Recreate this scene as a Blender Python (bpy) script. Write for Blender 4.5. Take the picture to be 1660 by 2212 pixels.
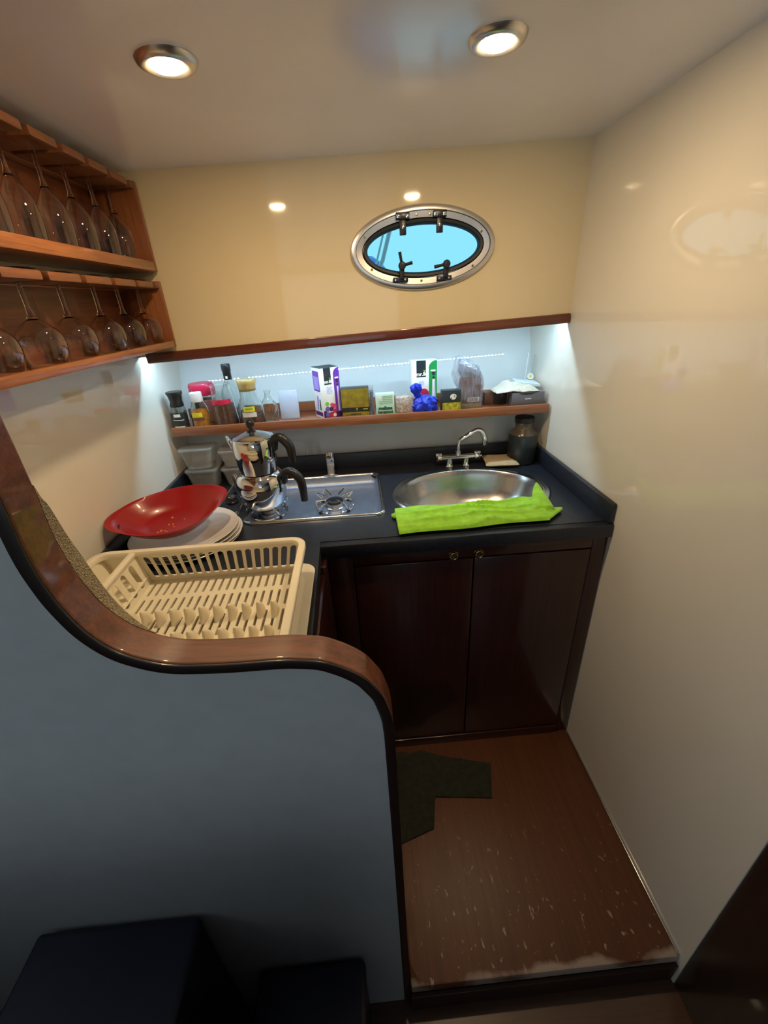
import bpy, bmesh, math, random
from mathutils import Vector, Matrix, noise
from math import pi, sin, cos, radians
random.seed(7)
for o in list(bpy.data.objects):
    bpy.data.objects.remove(o, do_unlink=True)
SC = bpy.context.scene
COL = SC.collection

# ------------------------------------------------------------------ camera
cam = bpy.data.cameras.new('camera')
camo = bpy.data.objects.new('camera', cam)
COL.objects.link(camo)
cam.sensor_fit = 'HORIZONTAL'
cam.sensor_width = 36.0
cam.lens = 36.0 * 907.92 / 1660.0
cam.clip_start = 0.01
_r = Vector((0.9966, -0.0670, -0.0490)); _d = Vector((-0.0733, -0.4457, -0.8922))
_f = Vector((0.0377, 0.8927, -0.4491))
_f.normalize(); _r = (_r - _f * _r.dot(_f)).normalized(); _u = _r.cross(_f)
camo.matrix_world = Matrix(((_r.x, _u.x, -_f.x, 0.0), (_r.y, _u.y, -_f.y, 0.0), (_r.z, _u.z, -_f.z, 1.45), (0, 0, 0, 1)))
SC.camera = camo

# ------------------------------------------------------------------ world, exposure
W = bpy.data.worlds.new('overcast_sky'); SC.world = W; W.use_nodes = True
bg = W.node_tree.nodes['Background']
bg.inputs[0].default_value = (0.80, 0.93, 1.0, 1); bg.inputs[1].default_value = 1.22
SC.view_settings.view_transform = 'Standard'; SC.view_settings.look = 'None'
SC.view_settings.exposure = 0.0; SC.view_settings.gamma = 1.0
SC.view_settings.use_curve_mapping = False
LED_POWER = 440.0
LAMP_POWER = 510.0

# ------------------------------------------------------------------ materials
MATS = {}
def _nodes(name):
    m = bpy.data.materials.new(name); m.use_nodes = True
    nt = m.node_tree
    return m, nt, nt.nodes['Principled BSDF']
def c4(c): return (c[0], c[1], c[2], 1.0)
def mat(name, col, rough=0.5, metal=0.0, spec=0.5, var=0.06, scale=9.0, bump=0.0, bscale=60.0, coat=0.0, trans=0.0, ior=1.5,
        sss=0.0, rvar=0.0, sheen=0.0):
    """plain surface with a little noise in its colour (and optionally relief)"""
    m, nt, p = _nodes(name)
    N, L = nt.nodes, nt.links
    tc = N.new('ShaderNodeTexCoord')
    nz = N.new('ShaderNodeTexNoise'); nz.inputs['Scale'].default_value = scale; nz.inputs['Detail'].default_value = 4
    L.new(tc.outputs['Object'], nz.inputs['Vector'])
    rp = N.new('ShaderNodeValToRGB')
    a, b = rp.color_ramp.elements
    a.position, b.position = 0.3, 0.7
    a.color = c4([x * (1 - var) for x in col]); b.color = c4([min(1, x * (1 + var)) for x in col])
    L.new(nz.outputs['Fac'], rp.inputs['Fac']); L.new(rp.outputs['Color'], p.inputs['Base Color'])
    p.inputs['Roughness'].default_value = rough; p.inputs['Metallic'].default_value = metal
    p.inputs['Specular IOR Level'].default_value = spec; p.inputs['IOR'].default_value = ior
    p.inputs['Coat Weight'].default_value = coat; p.inputs['Coat Roughness'].default_value = 0.04
    p.inputs['Transmission Weight'].default_value = trans
    p.inputs['Sheen Weight'].default_value = sheen
    if sss: p.inputs['Subsurface Weight'].default_value = sss; p.inputs['Subsurface Scale'].default_value = 0.01
    if rvar:
        mr = N.new('ShaderNodeMapRange'); mr.inputs[3].default_value = max(0, rough - rvar); mr.inputs[4].default_value = rough + rvar
        L.new(nz.outputs['Fac'], mr.inputs[0]); L.new(mr.outputs[0], p.inputs['Roughness'])
    if bump:
        n2 = N.new('ShaderNodeTexNoise'); n2.inputs['Scale'].default_value = bscale; n2.inputs['Detail'].default_value = 3
        L.new(tc.outputs['Object'], n2.inputs['Vector'])
        bp = N.new('ShaderNodeBump'); bp.inputs['Strength'].default_value = bump; bp.inputs['Distance'].default_value = 0.01
        L.new(n2.outputs['Fac'], bp.inputs['Height']); L.new(bp.outputs['Normal'], p.inputs['Normal'])
    MATS[name] = m
    return m
def wood(name, c1, c2, axis='X', rough=0.25, coat=0.6, sc=1.0):
    """varnished timber: grain stretched along one axis"""
    m, nt, p = _nodes(name)
    N, L = nt.nodes, nt.links
    tc = N.new('ShaderNodeTexCoord'); mp = N.new('ShaderNodeMapping')
    s = [26.0 * sc] * 3; s['XYZ'.index(axis)] = 1.3 * sc
    mp.inputs['Scale'].default_value = s
    L.new(tc.outputs['Object'], mp.inputs['Vector'])
    nz = N.new('ShaderNodeTexNoise'); nz.inputs['Scale'].default_value = 3.0; nz.inputs['Detail'].default_value = 6; nz.inputs['Distortion'].default_value = 0.6
    L.new(mp.outputs['Vector'], nz.inputs['Vector'])
    n2 = N.new('ShaderNodeTexNoise'); n2.inputs['Scale'].default_value = 14.0; n2.inputs['Detail'].default_value = 3
    L.new(mp.outputs['Vector'], n2.inputs['Vector'])
    mx = N.new('ShaderNodeMath'); mx.operation = 'MULTIPLY_ADD'; mx.inputs[1].default_value = 0.35
    L.new(n2.outputs['Fac'], mx.inputs[0]); 
    m3 = N.new('ShaderNodeMath'); m3.operation = 'MULTIPLY'; m3.inputs[1].default_value = 0.65
    L.new(nz.outputs['Fac'], m3.inputs[0]); L.new(m3.outputs[0], mx.inputs[2])
    rp = N.new('ShaderNodeValToRGB'); a, b = rp.color_ramp.elements
    a.position, b.position = 0.35, 0.66; a.color, b.color = c4(c1), c4(c2)
    L.new(mx.outputs[0], rp.inputs['Fac']); L.new(rp.outputs['Color'], p.inputs['Base Color'])
    p.inputs['Roughness'].default_value = rough
    p.inputs['Coat Weight'].default_value = coat; p.inputs['Coat Roughness'].default_value = 0.05
    MATS[name] = m
    return m
def glassmat(name, col=(1, 1, 1), rough=0.0, ior=1.45):
    m, nt, p = _nodes(name)
    N, L = nt.nodes, nt.links
    p.inputs['Base Color'].default_value = c4(col)
    p.inputs['Transmission Weight'].default_value = 1.0
    nz = N.new('ShaderNodeTexNoise'); nz.inputs['Scale'].default_value = 30
    mr = N.new('ShaderNodeMapRange'); mr.inputs[3].default_value = rough; mr.inputs[4].default_value = rough + 0.02
    L.new(nz.outputs['Fac'], mr.inputs[0]); L.new(mr.outputs[0], p.inputs['Roughness'])
    p.inputs['IOR'].default_value = ior
    MATS[name] = m
    return m
def emit(name, col, s):
    m, nt, p = _nodes(name)
    p.inputs['Base Color'].default_value = c4(col)
    p.inputs['Emission Color'].default_value = c4(col); p.inputs['Emission Strength'].default_value = s
    MATS[name] = m
    return m
def film(name, col, alpha, rough=0.2):
    """thin plastic film: part see-through, part glossy scatter, crumpled by noise"""
    m, nt, p = _nodes(name)
    N, L = nt.nodes, nt.links
    p.inputs['Base Color'].default_value = c4(col); p.inputs['Roughness'].default_value = rough
    tc = N.new('ShaderNodeTexCoord'); nz = N.new('ShaderNodeTexNoise'); nz.inputs['Scale'].default_value = 26; nz.inputs['Detail'].default_value = 3
    nz.inputs['Distortion'].default_value = 1.0
    mp = N.new('ShaderNodeMapping'); mp.inputs['Rotation'].default_value = (0, radians(50), 0); mp.inputs['Scale'].default_value = (3.2, 1.6, 0.7)
    L.new(tc.outputs['Object'], mp.inputs['Vector']); L.new(mp.outputs[0], nz.inputs['Vector'])
    mr = N.new('ShaderNodeMapRange'); mr.inputs[1].default_value = 0.35; mr.inputs[2].default_value = 0.65
    mr.inputs[3].default_value = alpha * 0.5; mr.inputs[4].default_value = min(1, alpha * 1.5)
    L.new(nz.outputs['Fac'], mr.inputs[0]); L.new(mr.outputs[0], p.inputs['Alpha'])
    bp = N.new('ShaderNodeBump'); bp.inputs['Strength'].default_value = 0.6; bp.inputs['Distance'].default_value = 0.01
    L.new(nz.outputs['Fac'], bp.inputs['Height']); L.new(bp.outputs['Normal'], p.inputs['Normal'])
    MATS[name] = m
    return m

CREAM = mat('cream_gloss_panel', (0.74, 0.62, 0.40), rough=0.06, var=0.02, scale=3, spec=0.5)
RIGHTC = mat('pale_gloss_panel', (0.78, 0.73, 0.63), rough=0.02, var=0.02, scale=3, spec=0.5)
WHITEG = mat('white_gloss_panel', (0.80, 0.82, 0.80), rough=0.004, var=0.015, scale=3, spec=0.6)
CEIL = mat('ceiling_satin_panel', (0.90, 0.87, 0.93), rough=0.16, var=0.03, scale=4, bump=0.01, bscale=300, spec=0.6)
GREYP = mat('grey_blue_satin_panel', (0.42, 0.44, 0.45), rough=0.42, var=0.04, scale=30, bump=0.02, bscale=250)
COUNTER = mat('black_stone_worktop', (0.015, 0.018, 0.028), rough=0.36, var=0.35, scale=120, spec=0.5)
CABW = wood('dark_mahogany', (0.020, 0.004, 0.003), (0.042, 0.009, 0.007), 'Z', 0.3, 0.35)
CABX = wood('dark_mahogany_crosswise', (0.022, 0.005, 0.004), (0.050, 0.011, 0.008), 'X', 0.3, 0.35)
TRIMW = wood('mahogany_trim_wood', (0.085, 0.020, 0.012), (0.17, 0.042, 0.022), 'X', 0.25, 0.5)
RAILW = wood('varnished_rail_wood', (0.10, 0.026, 0.009), (0.23, 0.068, 0.022), 'X', 0.42, 0.5, 0.8)
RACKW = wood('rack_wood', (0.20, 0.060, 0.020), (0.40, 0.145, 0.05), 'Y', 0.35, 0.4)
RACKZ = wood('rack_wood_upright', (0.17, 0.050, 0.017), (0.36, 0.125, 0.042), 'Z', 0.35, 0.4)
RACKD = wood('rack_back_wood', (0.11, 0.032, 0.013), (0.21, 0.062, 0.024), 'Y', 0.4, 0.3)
RACKSHADE = wood('rack_wood_shaded', (0.13, 0.045, 0.018), (0.26, 0.095, 0.038), 'Y', 0.4, 0.3)  # rack wood darkened: shade near the ceiling is put into the finger colour
SHELFW = wood('shelf_wood', (0.20, 0.065, 0.025), (0.36, 0.135, 0.055), 'X', 0.3, 0.4)
DOORW = wood('dark_door_wood', (0.016, 0.006, 0.004), (0.032, 0.011, 0.007), 'Z', 0.45, 0.1)
STEEL = mat('brushed_steel', (0.62, 0.62, 0.63), rough=0.22, metal=1, var=0.05, scale=60, rvar=0.06)
STEELD = mat('sink_steel', (0.60, 0.59, 0.58), rough=0.24, metal=1, var=0.05, scale=80, rvar=0.05)
HOBS = mat('hob_steel', (0.40, 0.45, 0.56), rough=0.44, metal=1, var=0.06, scale=40, rvar=0.06)
CHROME = mat('polished_chrome', (0.86, 0.85, 0.83), rough=0.04, metal=1, var=0.01)
SATIN = mat('satin_aluminium', (0.66, 0.63, 0.60), rough=0.3, metal=1, var=0.04, scale=40)
BRASS = mat('aged_brass', (0.34, 0.27, 0.15), rough=0.25, metal=1, var=0.08, scale=50)
BLACKP = mat('black_plastic', (0.014, 0.013, 0.013), rough=0.32, var=0.2)
BLACKR = mat('black_rubber', (0.010, 0.010, 0.010), rough=0.5, var=0.2)
IRON = mat('black_enamel', (0.015, 0.016, 0.018), rough=0.35, var=0.3, scale=50)
CREAMP = mat('cream_plastic', (0.84, 0.77, 0.60), rough=0.38, var=0.03, sss=0.1)
TRAYP = mat('off_white_plastic', (0.74, 0.70, 0.60), rough=0.4, var=0.03)
PLATE = mat('white_porcelain', (0.76, 0.72, 0.68), rough=0.12, var=0.02, coat=0.3)
REDP = mat('red_melamine', (0.34, 0.011, 0.013), rough=0.28, var=0.12, scale=14, coat=0.2)
FOOD = mat('food_crumb', (0.65, 0.33, 0.18), rough=0.7, var=0.3)
GREENT = mat('lime_microfibre', (0.30, 0.66, 0.035), rough=0.95, var=0.18, scale=40, bump=0.25, bscale=520, sheen=0.25)
CLOTHD = mat('dark_green_cloth', (0.020, 0.022, 0.014), rough=0.95, var=0.3, scale=60, bump=0.4, bscale=300)
LINING = mat('beige_woven_lining', (0.44, 0.36, 0.22), rough=0.9, var=0.4, scale=420, bump=0.8, bscale=500)
NAVY = mat('navy_vinyl', (0.010, 0.012, 0.028), rough=0.38, var=0.2, scale=12)
GLASS = glassmat('clear_glass')
GLASSB = glassmat('clear_bottle_glass', (0.93, 0.97, 0.95))
PANE = glassmat('blue_tinted_pane', (0.29, 0.72, 0.92), 0.0, 1.1)
WHITEP = mat('white_plastic', (0.80, 0.80, 0.80), rough=0.35, var=0.02)
WHITECARD = mat('white_card', (0.82, 0.84, 0.82), rough=0.4, var=0.015)
BLACKCARD = mat('black_card', (0.02, 0.03, 0.035), rough=0.4, var=0.1)
PURPLE = mat('purple_card', (0.17, 0.035, 0.36), rough=0.4, var=0.1)
DPURPLE = mat('dark_purple_card', (0.07, 0.010, 0.11), rough=0.4, var=0.1)
LILAC = mat('lilac_print', (0.36, 0.26, 0.70), rough=0.45, var=0.1)
GREENC = mat('green_card', (0.01, 0.30, 0.07), rough=0.4, var=0.05)
MINT = mat('mint_card', (0.52, 0.78, 0.66), rough=0.5, var=0.04)
MINTD = mat('dark_green_ink', (0.01, 0.10, 0.05), rough=0.5, var=0.05)
MINTT = mat('grey_green_ink', (0.24, 0.45, 0.36), rough=0.5, var=0.05)
GOLDC = mat('gold_card', (0.30, 0.22, 0.02), rough=0.35, metal=0.35, var=0.35, scale=45)
GOLDL = mat('gold_ink', (0.55, 0.42, 0.10), rough=0.4, var=0.05)
REDI = mat('red_berry_print', (0.50, 0.02, 0.04), rough=0.4, var=0.3, scale=90)
PINKI = mat('pink_berry_print', (0.62, 0.06, 0.14), rough=0.4, var=0.3, scale=90)
BLUEB = mat('blueberry_print', (0.12, 0.10, 0.35), rough=0.4, var=0.3, scale=90)
LEAFI = mat('leaf_green_print', (0.20, 0.50, 0.05), rough=0.4, var=0.2)
BLUEBAG = mat('blue_plastic_bag', (0.008, 0.035, 0.55), rough=0.28, var=0.2, scale=20, bump=0.35, bscale=45)
BROWNCARD = mat('brown_card', (0.13, 0.055, 0.035), rough=0.5, var=0.25, scale=30)
GREYCARD = mat('grey_card', (0.14, 0.14, 0.16), rough=0.45, var=0.06)
PULSE = mat('mottled_dried_herbs', (0.50, 0.44, 0.38), rough=0.8, var=0.55, scale=130)
YELLOWG = mat('yellow_green_leaf_print', (0.40, 0.38, 0.02), rough=0.45, var=0.7, scale=80)
CLOTHW = mat('white_cotton', (0.62, 0.61, 0.52), rough=0.9, var=0.06, bump=0.3, bscale=300)
HOTPINK = mat('pink_red_plastic', (0.60, 0.015, 0.06), rough=0.3, var=0.08)
SALMON = mat('pink_salt', (0.55, 0.22, 0.20), rough=0.8, var=0.5, scale=200)
COCOA = mat('brown_powder', (0.16, 0.06, 0.035), rough=0.85, var=0.3, scale=120)
ORANGE = mat('amber_spice', (0.80, 0.30, 0.015), rough=0.7, var=0.3, scale=90)
GOLDPLASTIC = mat('gold_plastic', (0.42, 0.30, 0.10), rough=0.25, var=0.06, coat=0.3)
YELLOWL = mat('yellow_label', (0.80, 0.68, 0.03), rough=0.5, var=0.05)
PEPPERC = mat('peppercorns', (0.05, 0.05, 0.045), rough=0.6, var=0.9, scale=160)
SPONGE = mat('tan_sponge_cloth', (0.50, 0.38, 0.22), rough=0.95, var=0.1, bump=0.4, bscale=260)
JARD = mat('dark_coated_glass', (0.018, 0.024, 0.026), rough=0.35, var=0.2)
FILMC = film('clear_bag_film', (0.36, 0.38, 0.46), 0.36)
CONT = mat('frosted_polypropylene', (0.62, 0.61, 0.57), rough=0.3, var=0.05)
CONT.node_tree.nodes['Principled BSDF'].inputs['Alpha'].default_value = 0.22
LAMPW = emit('warm_lamp', (1.0, 0.73, 0.42), LAMP_POWER)
LEDM = emit('led_cool_white', (0.51, 0.79, 1.0), LED_POWER)
PLATP = wood('platform_varnished_wood', (0.085, 0.028, 0.011), (0.125, 0.042, 0.016), 'Y', 0.48, 0.0)

def scuffed(base, amount=0.55, front=1.0):
    """worn patches and pale scuffs added to a varnished floor board"""
    nt = base.node_tree; N, L = nt.nodes, nt.links; p = N['Principled BSDF']
    src = p.inputs['Base Color'].links[0].from_socket
    tc = N.new('ShaderNodeTexCoord')
    mp = N.new('ShaderNodeMapping'); mp.inputs['Scale'].default_value = (70, 38, 1); L.new(tc.outputs['Object'], mp.inputs['Vector'])
    v = N.new('ShaderNodeTexNoise'); v.inputs['Scale'].default_value = 1.0; v.inputs['Detail'].default_value = 3; v.inputs['Distortion'].default_value = 0.5
    L.new(mp.outputs[0], v.inputs['Vector'])
    big = N.new('ShaderNodeTexNoise'); big.inputs['Scale'].default_value = 5.0; big.inputs['Detail'].default_value = 5
    L.new(tc.outputs['Object'], big.inputs['Vector'])
    sx = N.new('ShaderNodeSeparateXYZ'); L.new(tc.outputs['Object'], sx.inputs[0])
    gr = N.new('ShaderNodeMapRange'); gr.inputs[1].default_value = 0.80; gr.inputs[2].default_value = 0.39
    gr.inputs[3].default_value = 0.0; gr.inputs[4].default_value = front; gr.clamp = True
    L.new(sx.outputs['Y'], gr.inputs[0])
    th = N.new('ShaderNodeMapRange'); th.inputs[1].default_value = 0.645; th.inputs[2].default_value = 0.69; L.new(v.outputs['Fac'], th.inputs[0])
    e1 = N.new('ShaderNodeMapRange'); e1.inputs[1].default_value = 0.43; e1.inputs[2].default_value = 0.385; e1.clamp = True
    L.new(sx.outputs['Y'], e1.inputs[0])
    a1 = N.new('ShaderNodeMath'); a1.operation = 'MULTIPLY_ADD'; a1.inputs[1].default_value = 0.30
    L.new(e1.outputs[0], a1.inputs[0]); L.new(big.outputs['Fac'], a1.inputs[2])
    t2 = N.new('ShaderNodeMapRange'); t2.inputs[1].default_value = 0.72; t2.inputs[2].default_value = 0.80; L.new(a1.outputs[0], t2.inputs[0])
    mm = N.new('ShaderNodeMath'); mm.operation = 'MULTIPLY'; L.new(th.outputs[0], mm.inputs[0]); L.new(gr.outputs[0], mm.inputs[1])
    ad = N.new('ShaderNodeMath'); ad.operation = 'MAXIMUM'; L.new(mm.outputs[0], ad.inputs[0]); L.new(t2.outputs[0], ad.inputs[1])
    sc_ = N.new('ShaderNodeMath'); sc_.operation = 'MULTIPLY'; sc_.inputs[1].default_value = amount; L.new(ad.outputs[0], sc_.inputs[0])
    mx = N.new('ShaderNodeMix'); mx.data_type = 'RGBA'; mx.inputs['B'].default_value = (0.55, 0.46, 0.37, 1)
    L.new(sc_.outputs[0], mx.inputs['Factor']); L.new(src, mx.inputs['A']); L.new(mx.outputs['Result'], p.inputs['Base Color'])
scuffed(PLATP)
LOWF = wood('saloon_floor_wood', (0.055, 0.026, 0.015), (0.085, 0.040, 0.022), 'X', 0.35, 0.1)

# ------------------------------------------------------------------ mesh helpers
def finish(name, bm, m, parent=None, smooth=True, angle=38):
    bmesh.ops.recalc_face_normals(bm, faces=bm.faces)
    me = bpy.data.meshes.new(name)
    bm.to_mesh(me); bm.free()
    return link(name, me, m, parent, smooth, angle)
def link(name, me, m, parent=None, smooth=True, angle=38):
    if m is not None:
        me.materials.clear(); me.materials.append(m)
    if smooth:
        for p in me.polygons: p.use_smooth = True
        me.set_sharp_from_angle(angle=radians(angle))
    o = bpy.data.objects.new(name, me); COL.objects.link(o)
    if parent is not None: o.parent = parent
    return o
def tag(o, label, cat, group=None, kind=None):
    o['label'] = label; o['category'] = cat
    if group: o['group'] = group
    if kind: o['kind'] = kind
    return o
def struct(o): o['kind'] = 'structure'; return o
def empty(name, loc=(0, 0, 0), rz=0.0, label=None, cat=None, group=None):
    o = bpy.data.objects.new(name, None); COL.objects.link(o)
    o.location = loc; o.rotation_euler = (0, 0, rz); o.empty_display_size = 0.05
    if label: tag(o, label, cat, group)
    return o
def copy_tree(o, parent=None):
    c = o.copy(); COL.objects.link(c)
    if parent is not None: c.parent = parent
    for ch in list(o.children): copy_tree(ch, c)
    return c
def bx(bm, x0, x1, y0, y1, z0, z1, bev=0.0, seg=2, mtx=None):
    vs = [bm.verts.new((x, y, z)) for z in (z0, z1) for y in (y0, y1) for x in (x0, x1)]
    fs = []
    for q in ((0, 2, 3, 1), (4, 5, 7, 6), (0, 1, 5, 4), (2, 6, 7, 3), (0, 4, 6, 2), (1, 3, 7, 5)):
        fs.append(bm.faces.new([vs[i] for i in q]))
    if bev:
        es = list({e for f in fs for e in f.edges})
        r = bmesh.ops.bevel(bm, geom=es, offset=bev, segments=seg, profile=0.5, affect='EDGES')
        vs = list({v for f in r['faces'] for v in f.verts} | {v for v in vs if v.is_valid})
    if mtx is not None:
        for v in vs: v.co = mtx @ v.co
    return vs
def box(name, m, x0, x1, y0, y1, z0, z1, bev=0.0, parent=None, seg=2):
    bm = bmesh.new(); bx(bm, x0, x1, y0, y1, z0, z1, bev, seg)
    return finish(name, bm, m, parent)
def lathe(bm, prof, n=40, c=(0, 0, 0), sx=1.0, sy=1.0, closed=False, caps=False, mtx=None):
    rings = []
    for r, z in prof:
        if r < 1e-6:
            p = Vector((c[0], c[1], c[2] + z)); rings.append([bm.verts.new(mtx @ p if mtx else p)])
        else:
            ring = []
            for i in range(n):
                a = 2 * pi * i / n
                p = Vector((c[0] + r * sx * cos(a), c[1] + r * sy * sin(a), c[2] + z))
                ring.append(bm.verts.new(mtx @ p if mtx else p))
            rings.append(ring)
    pairs = list(zip(rings[:-1], rings[1:]))
    if closed: pairs.append((rings[-1], rings[0]))
    for a, b in pairs:
        for i in range(n):
            j = (i + 1) % n
            if len(a) == 1 and len(b) == 1: continue
            if len(a) == 1: bm.faces.new((a[0], b[i], b[j]))
            elif len(b) == 1: bm.faces.new((a[i], a[j], b[0]))
            else: bm.faces.new((a[i], a[j], b[j], b[i]))
    if caps:
        for r in (rings[0], rings[-1]):
            if len(r) > 2: bm.faces.new(r)
    return rings
def lathe_o(name, m, prof, parent=None, n=40, c=(0, 0, 0), sx=1.0, sy=1.0, closed=False, caps=False, angle=38, mtx=None):
    bm = bmesh.new(); lathe(bm, prof, n, c, sx, sy, closed, caps, mtx)
    return finish(name, bm, m, parent, True, angle)
def smoothpath(pts, k=6):
    """Catmull-Rom through the points"""
    P = [Vector(p) for p in pts]; P = [P[0] * 2 - P[1]] + P + [P[-1] * 2 - P[-2]]
    out = []
    for i in range(1, len(P) - 2):
        for j in range(k):
            t = j / k; a, b, c, d = P[i - 1:i + 3]
            out.append(0.5 * ((2 * b) + (c - a) * t + (2 * a - 5 * b + 4 * c - d) * t * t + (3 * b - a - 3 * c + d) * t ** 3))
    out.append(P[-2]); return out
def tube(bm, pts, r, n=10, closed=False, flat=1.0):
    """round tube along a path; r a number or one per point; flat squashes the section"""
    P = [Vector(p) for p in pts]; m = len(P)
    R = r if isinstance(r, (list, tuple)) else [r] * m
    up = None; rings = []
    for i, p in enumerate(P):
        if closed: t = P[(i + 1) % m] - P[i - 1]
        else: t = P[min(i + 1, m - 1)] - P[max(i - 1, 0)]
        t.normalize()
        if up is None:
            up = Vector((0, 0, 1)) if abs(t.z) < 0.9 else Vector((0, 1, 0))
        s = t.cross(up)
        if s.length < 1e-5: s = t.orthogonal()
        s.normalize(); up = s.cross(t).normalized()
        rings.append([bm.verts.new(p + s * (R[i] * cos(2 * pi * k / n)) + up * (R[i] * flat * sin(2 * pi * k / n))) for k in range(n)])
    prs = list(zip(rings[:-1], rings[1:]))
    if closed: prs.append((rings[-1], rings[0]))
    for a, b in prs:
        for k in range(n):
            bm.faces.new((a[k], a[(k + 1) % n], b[(k + 1) % n], b[k]))
    if not closed:
        bm.faces.new(rings[0][::-1]); bm.faces.new(rings[-1])
def tube_o(name, m, pts, r, parent=None, n=10, closed=False, flat=1.0):
    bm = bmesh.new(); tube(bm, pts, r, n, closed, flat)
    return finish(name, bm, m, parent)
def plate2d(outer, holes, h, bevel=0.0, mtx=None):
    """flat sheet with holes: a filled 2-D curve given thickness 2*h, returned as a mesh"""
    cu = bpy.data.curves.new('sheet', 'CURVE'); cu.dimensions = '2D'; cu.fill_mode = 'BOTH'; cu.extrude = h
    cu.bevel_depth = bevel; cu.bevel_resolution = 1 if bevel else 0
    for pts in [outer] + list(holes):
        s = cu.splines.new('POLY'); s.points.add(len(pts) - 1); s.use_cyclic_u = True
        for q, (x, y) in zip(s.points, pts): q.co = (x, y, 0, 1)
    o = bpy.data.objects.new('sheet', cu); COL.objects.link(o)
    dg = bpy.context.evaluated_depsgraph_get()
    me = bpy.data.meshes.new_from_object(o.evaluated_get(dg))
    bpy.data.objects.remove(o); bpy.data.curves.remove(cu)
    if mtx is not None: me.transform(mtx)
    return me
def sheet(name, m, outer, holes, h, parent=None, mtx=None, bevel=0.0, smooth=True):
    me = plate2d(outer, holes, h, bevel, mtx); me.name = name
    return link(name, me, m, parent, smooth, 30)
def text_o(name, m, body, size, mtx, parent, h=0.0004, align='CENTER', shear=0.0, bold=0.0):
    cu = bpy.data.curves.new('lettering', 'FONT'); cu.body = body; cu.size = size; cu.extrude = h; cu.align_x = align; cu.align_y = 'CENTER'
    cu.shear = shear; cu.offset = bold; cu.resolution_u = 2
    o = bpy.data.objects.new('lettering', cu); COL.objects.link(o)
    dg = bpy.context.evaluated_depsgraph_get()
    me = bpy.data.meshes.new_from_object(o.evaluated_get(dg))
    bpy.data.objects.remove(o); bpy.data.curves.remove(cu)
    me.transform(mtx); me.name = name
    return link(name, me, m, parent, False)
def ell(cx, cy, rx, ry, n=64, rot=0.0):
    out = []
    for i in range(n):
        a = 2 * pi * i / n; x, y = rx * cos(a), ry * sin(a)
        out.append((cx + x * cos(rot) - y * sin(rot), cy + x * sin(rot) + y * cos(rot)))
    return out
def rrect(x0, x1, y0, y1, r, n=6):
    out = []
    for cx, cy, a0 in ((x1 - r, y1 - r, 0), (x0 + r, y1 - r, 90), (x0 + r, y0 + r, 180), (x1 - r, y0 + r, 270)):
        for i in range(n + 1):
            a = radians(a0 + 90.0 * i / n); out.append((cx + r * cos(a), cy + r * sin(a)))
    return out
def slot(x0, x1, y0, y1, n=5):
    """stadium hole with its long side in y"""
    r = (x1 - x0) / 2 * 0.999; return rrect(x0, x1, y0, y1, r, n)
# plane mapping: sheet local (x, y, z) -> world
XZ = Matrix(((1, 0, 0, 0), (0, 0, -1, 0), (0, 1, 0, 0), (0, 0, 0, 1)))       # x->x, y->z, faces -y
YZ = Matrix(((0, 0, 1, 0), (1, 0, 0, 0), (0, 1, 0, 0), (0, 0, 0, 1)))        # x->y, y->z, normal x
def T(x, y, z): return Matrix.Translation((x, y, z))
def loft(name, m, sections, parent=None, closed_ends=True, angle=60):
    """join equal-length closed point rings"""
    bm = bmesh.new()
    R = [[bm.verts.new(p) for p in s] for s in sections]
    n = len(R[0])
    for a, b in zip(R[:-1], R[1:]):
        for k in range(n): bm.faces.new((a[k], a[(k + 1) % n], b[(k + 1) % n], b[k]))
    if closed_ends: bm.faces.new(R[0][::-1]); bm.faces.new(R[-1])
    return finish(name, bm, m, parent, True, angle)
def fbm(x, y, z, k=3):
    s, a, t = 0.0, 1.0, 0.0
    for i in range(k):
        s += a * noise.noise((x * 2 ** i, y * 2 ** i, z * 2 ** i)); t += a; a *= 0.5
    return s / t

# ================================================================== SETTING
XR, XL = 0.674, -0.668
YU = 1.4036            # face of the upper back wall
ZL = -0.11             # saloon floor
def ceil_z(x): return 1.811 + (x - 0.674) * 0.026
# floors
struct(box('floor', LOWF, -1.7, 1.5, -2.4, 1.80, ZL - 0.05, ZL))
struct(box('trim_1', DOORW, 0.018, 0.672, 0.372, 0.380, ZL + 0.0005, -0.034))   # riser board, its dark wood standing in for shade in the recess
pf = box('floor_platform', PLATP, 0.018, 0.673, 0.380, 1.02, -0.034, 0.0, 0.006)
struct(pf)
struct(box('floor_platform', PLATP, -0.124, 0.0178, 0.434, 0.978, -0.034, 0.0))
struct(box('trim_2', STEEL, 0.667, 0.6735, 0.383, 0.97, 0.0005, 0.005, 0.0015))
# walls
struct(box('wall_right', RIGHTC, XR, XR + 0.03, 0.366, 1.76, ZL, 1.86))
struct(box('wall_left', RIGHTC, XL - 0.03, XL, 0.4255, 1.76, ZL, 1.86))
up = sheet('wall_back', CREAM, [(XL, 1.330), (XR, 1.378), (XR, 1.86), (XL, 1.86)], [ell(0.2124, 1.577, 0.192, 0.090, 72, radians(1.5))], 0.009,
           mtx=T(0, YU + 0.009, 0) @ XZ, smooth=False)
struct(up)
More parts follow.
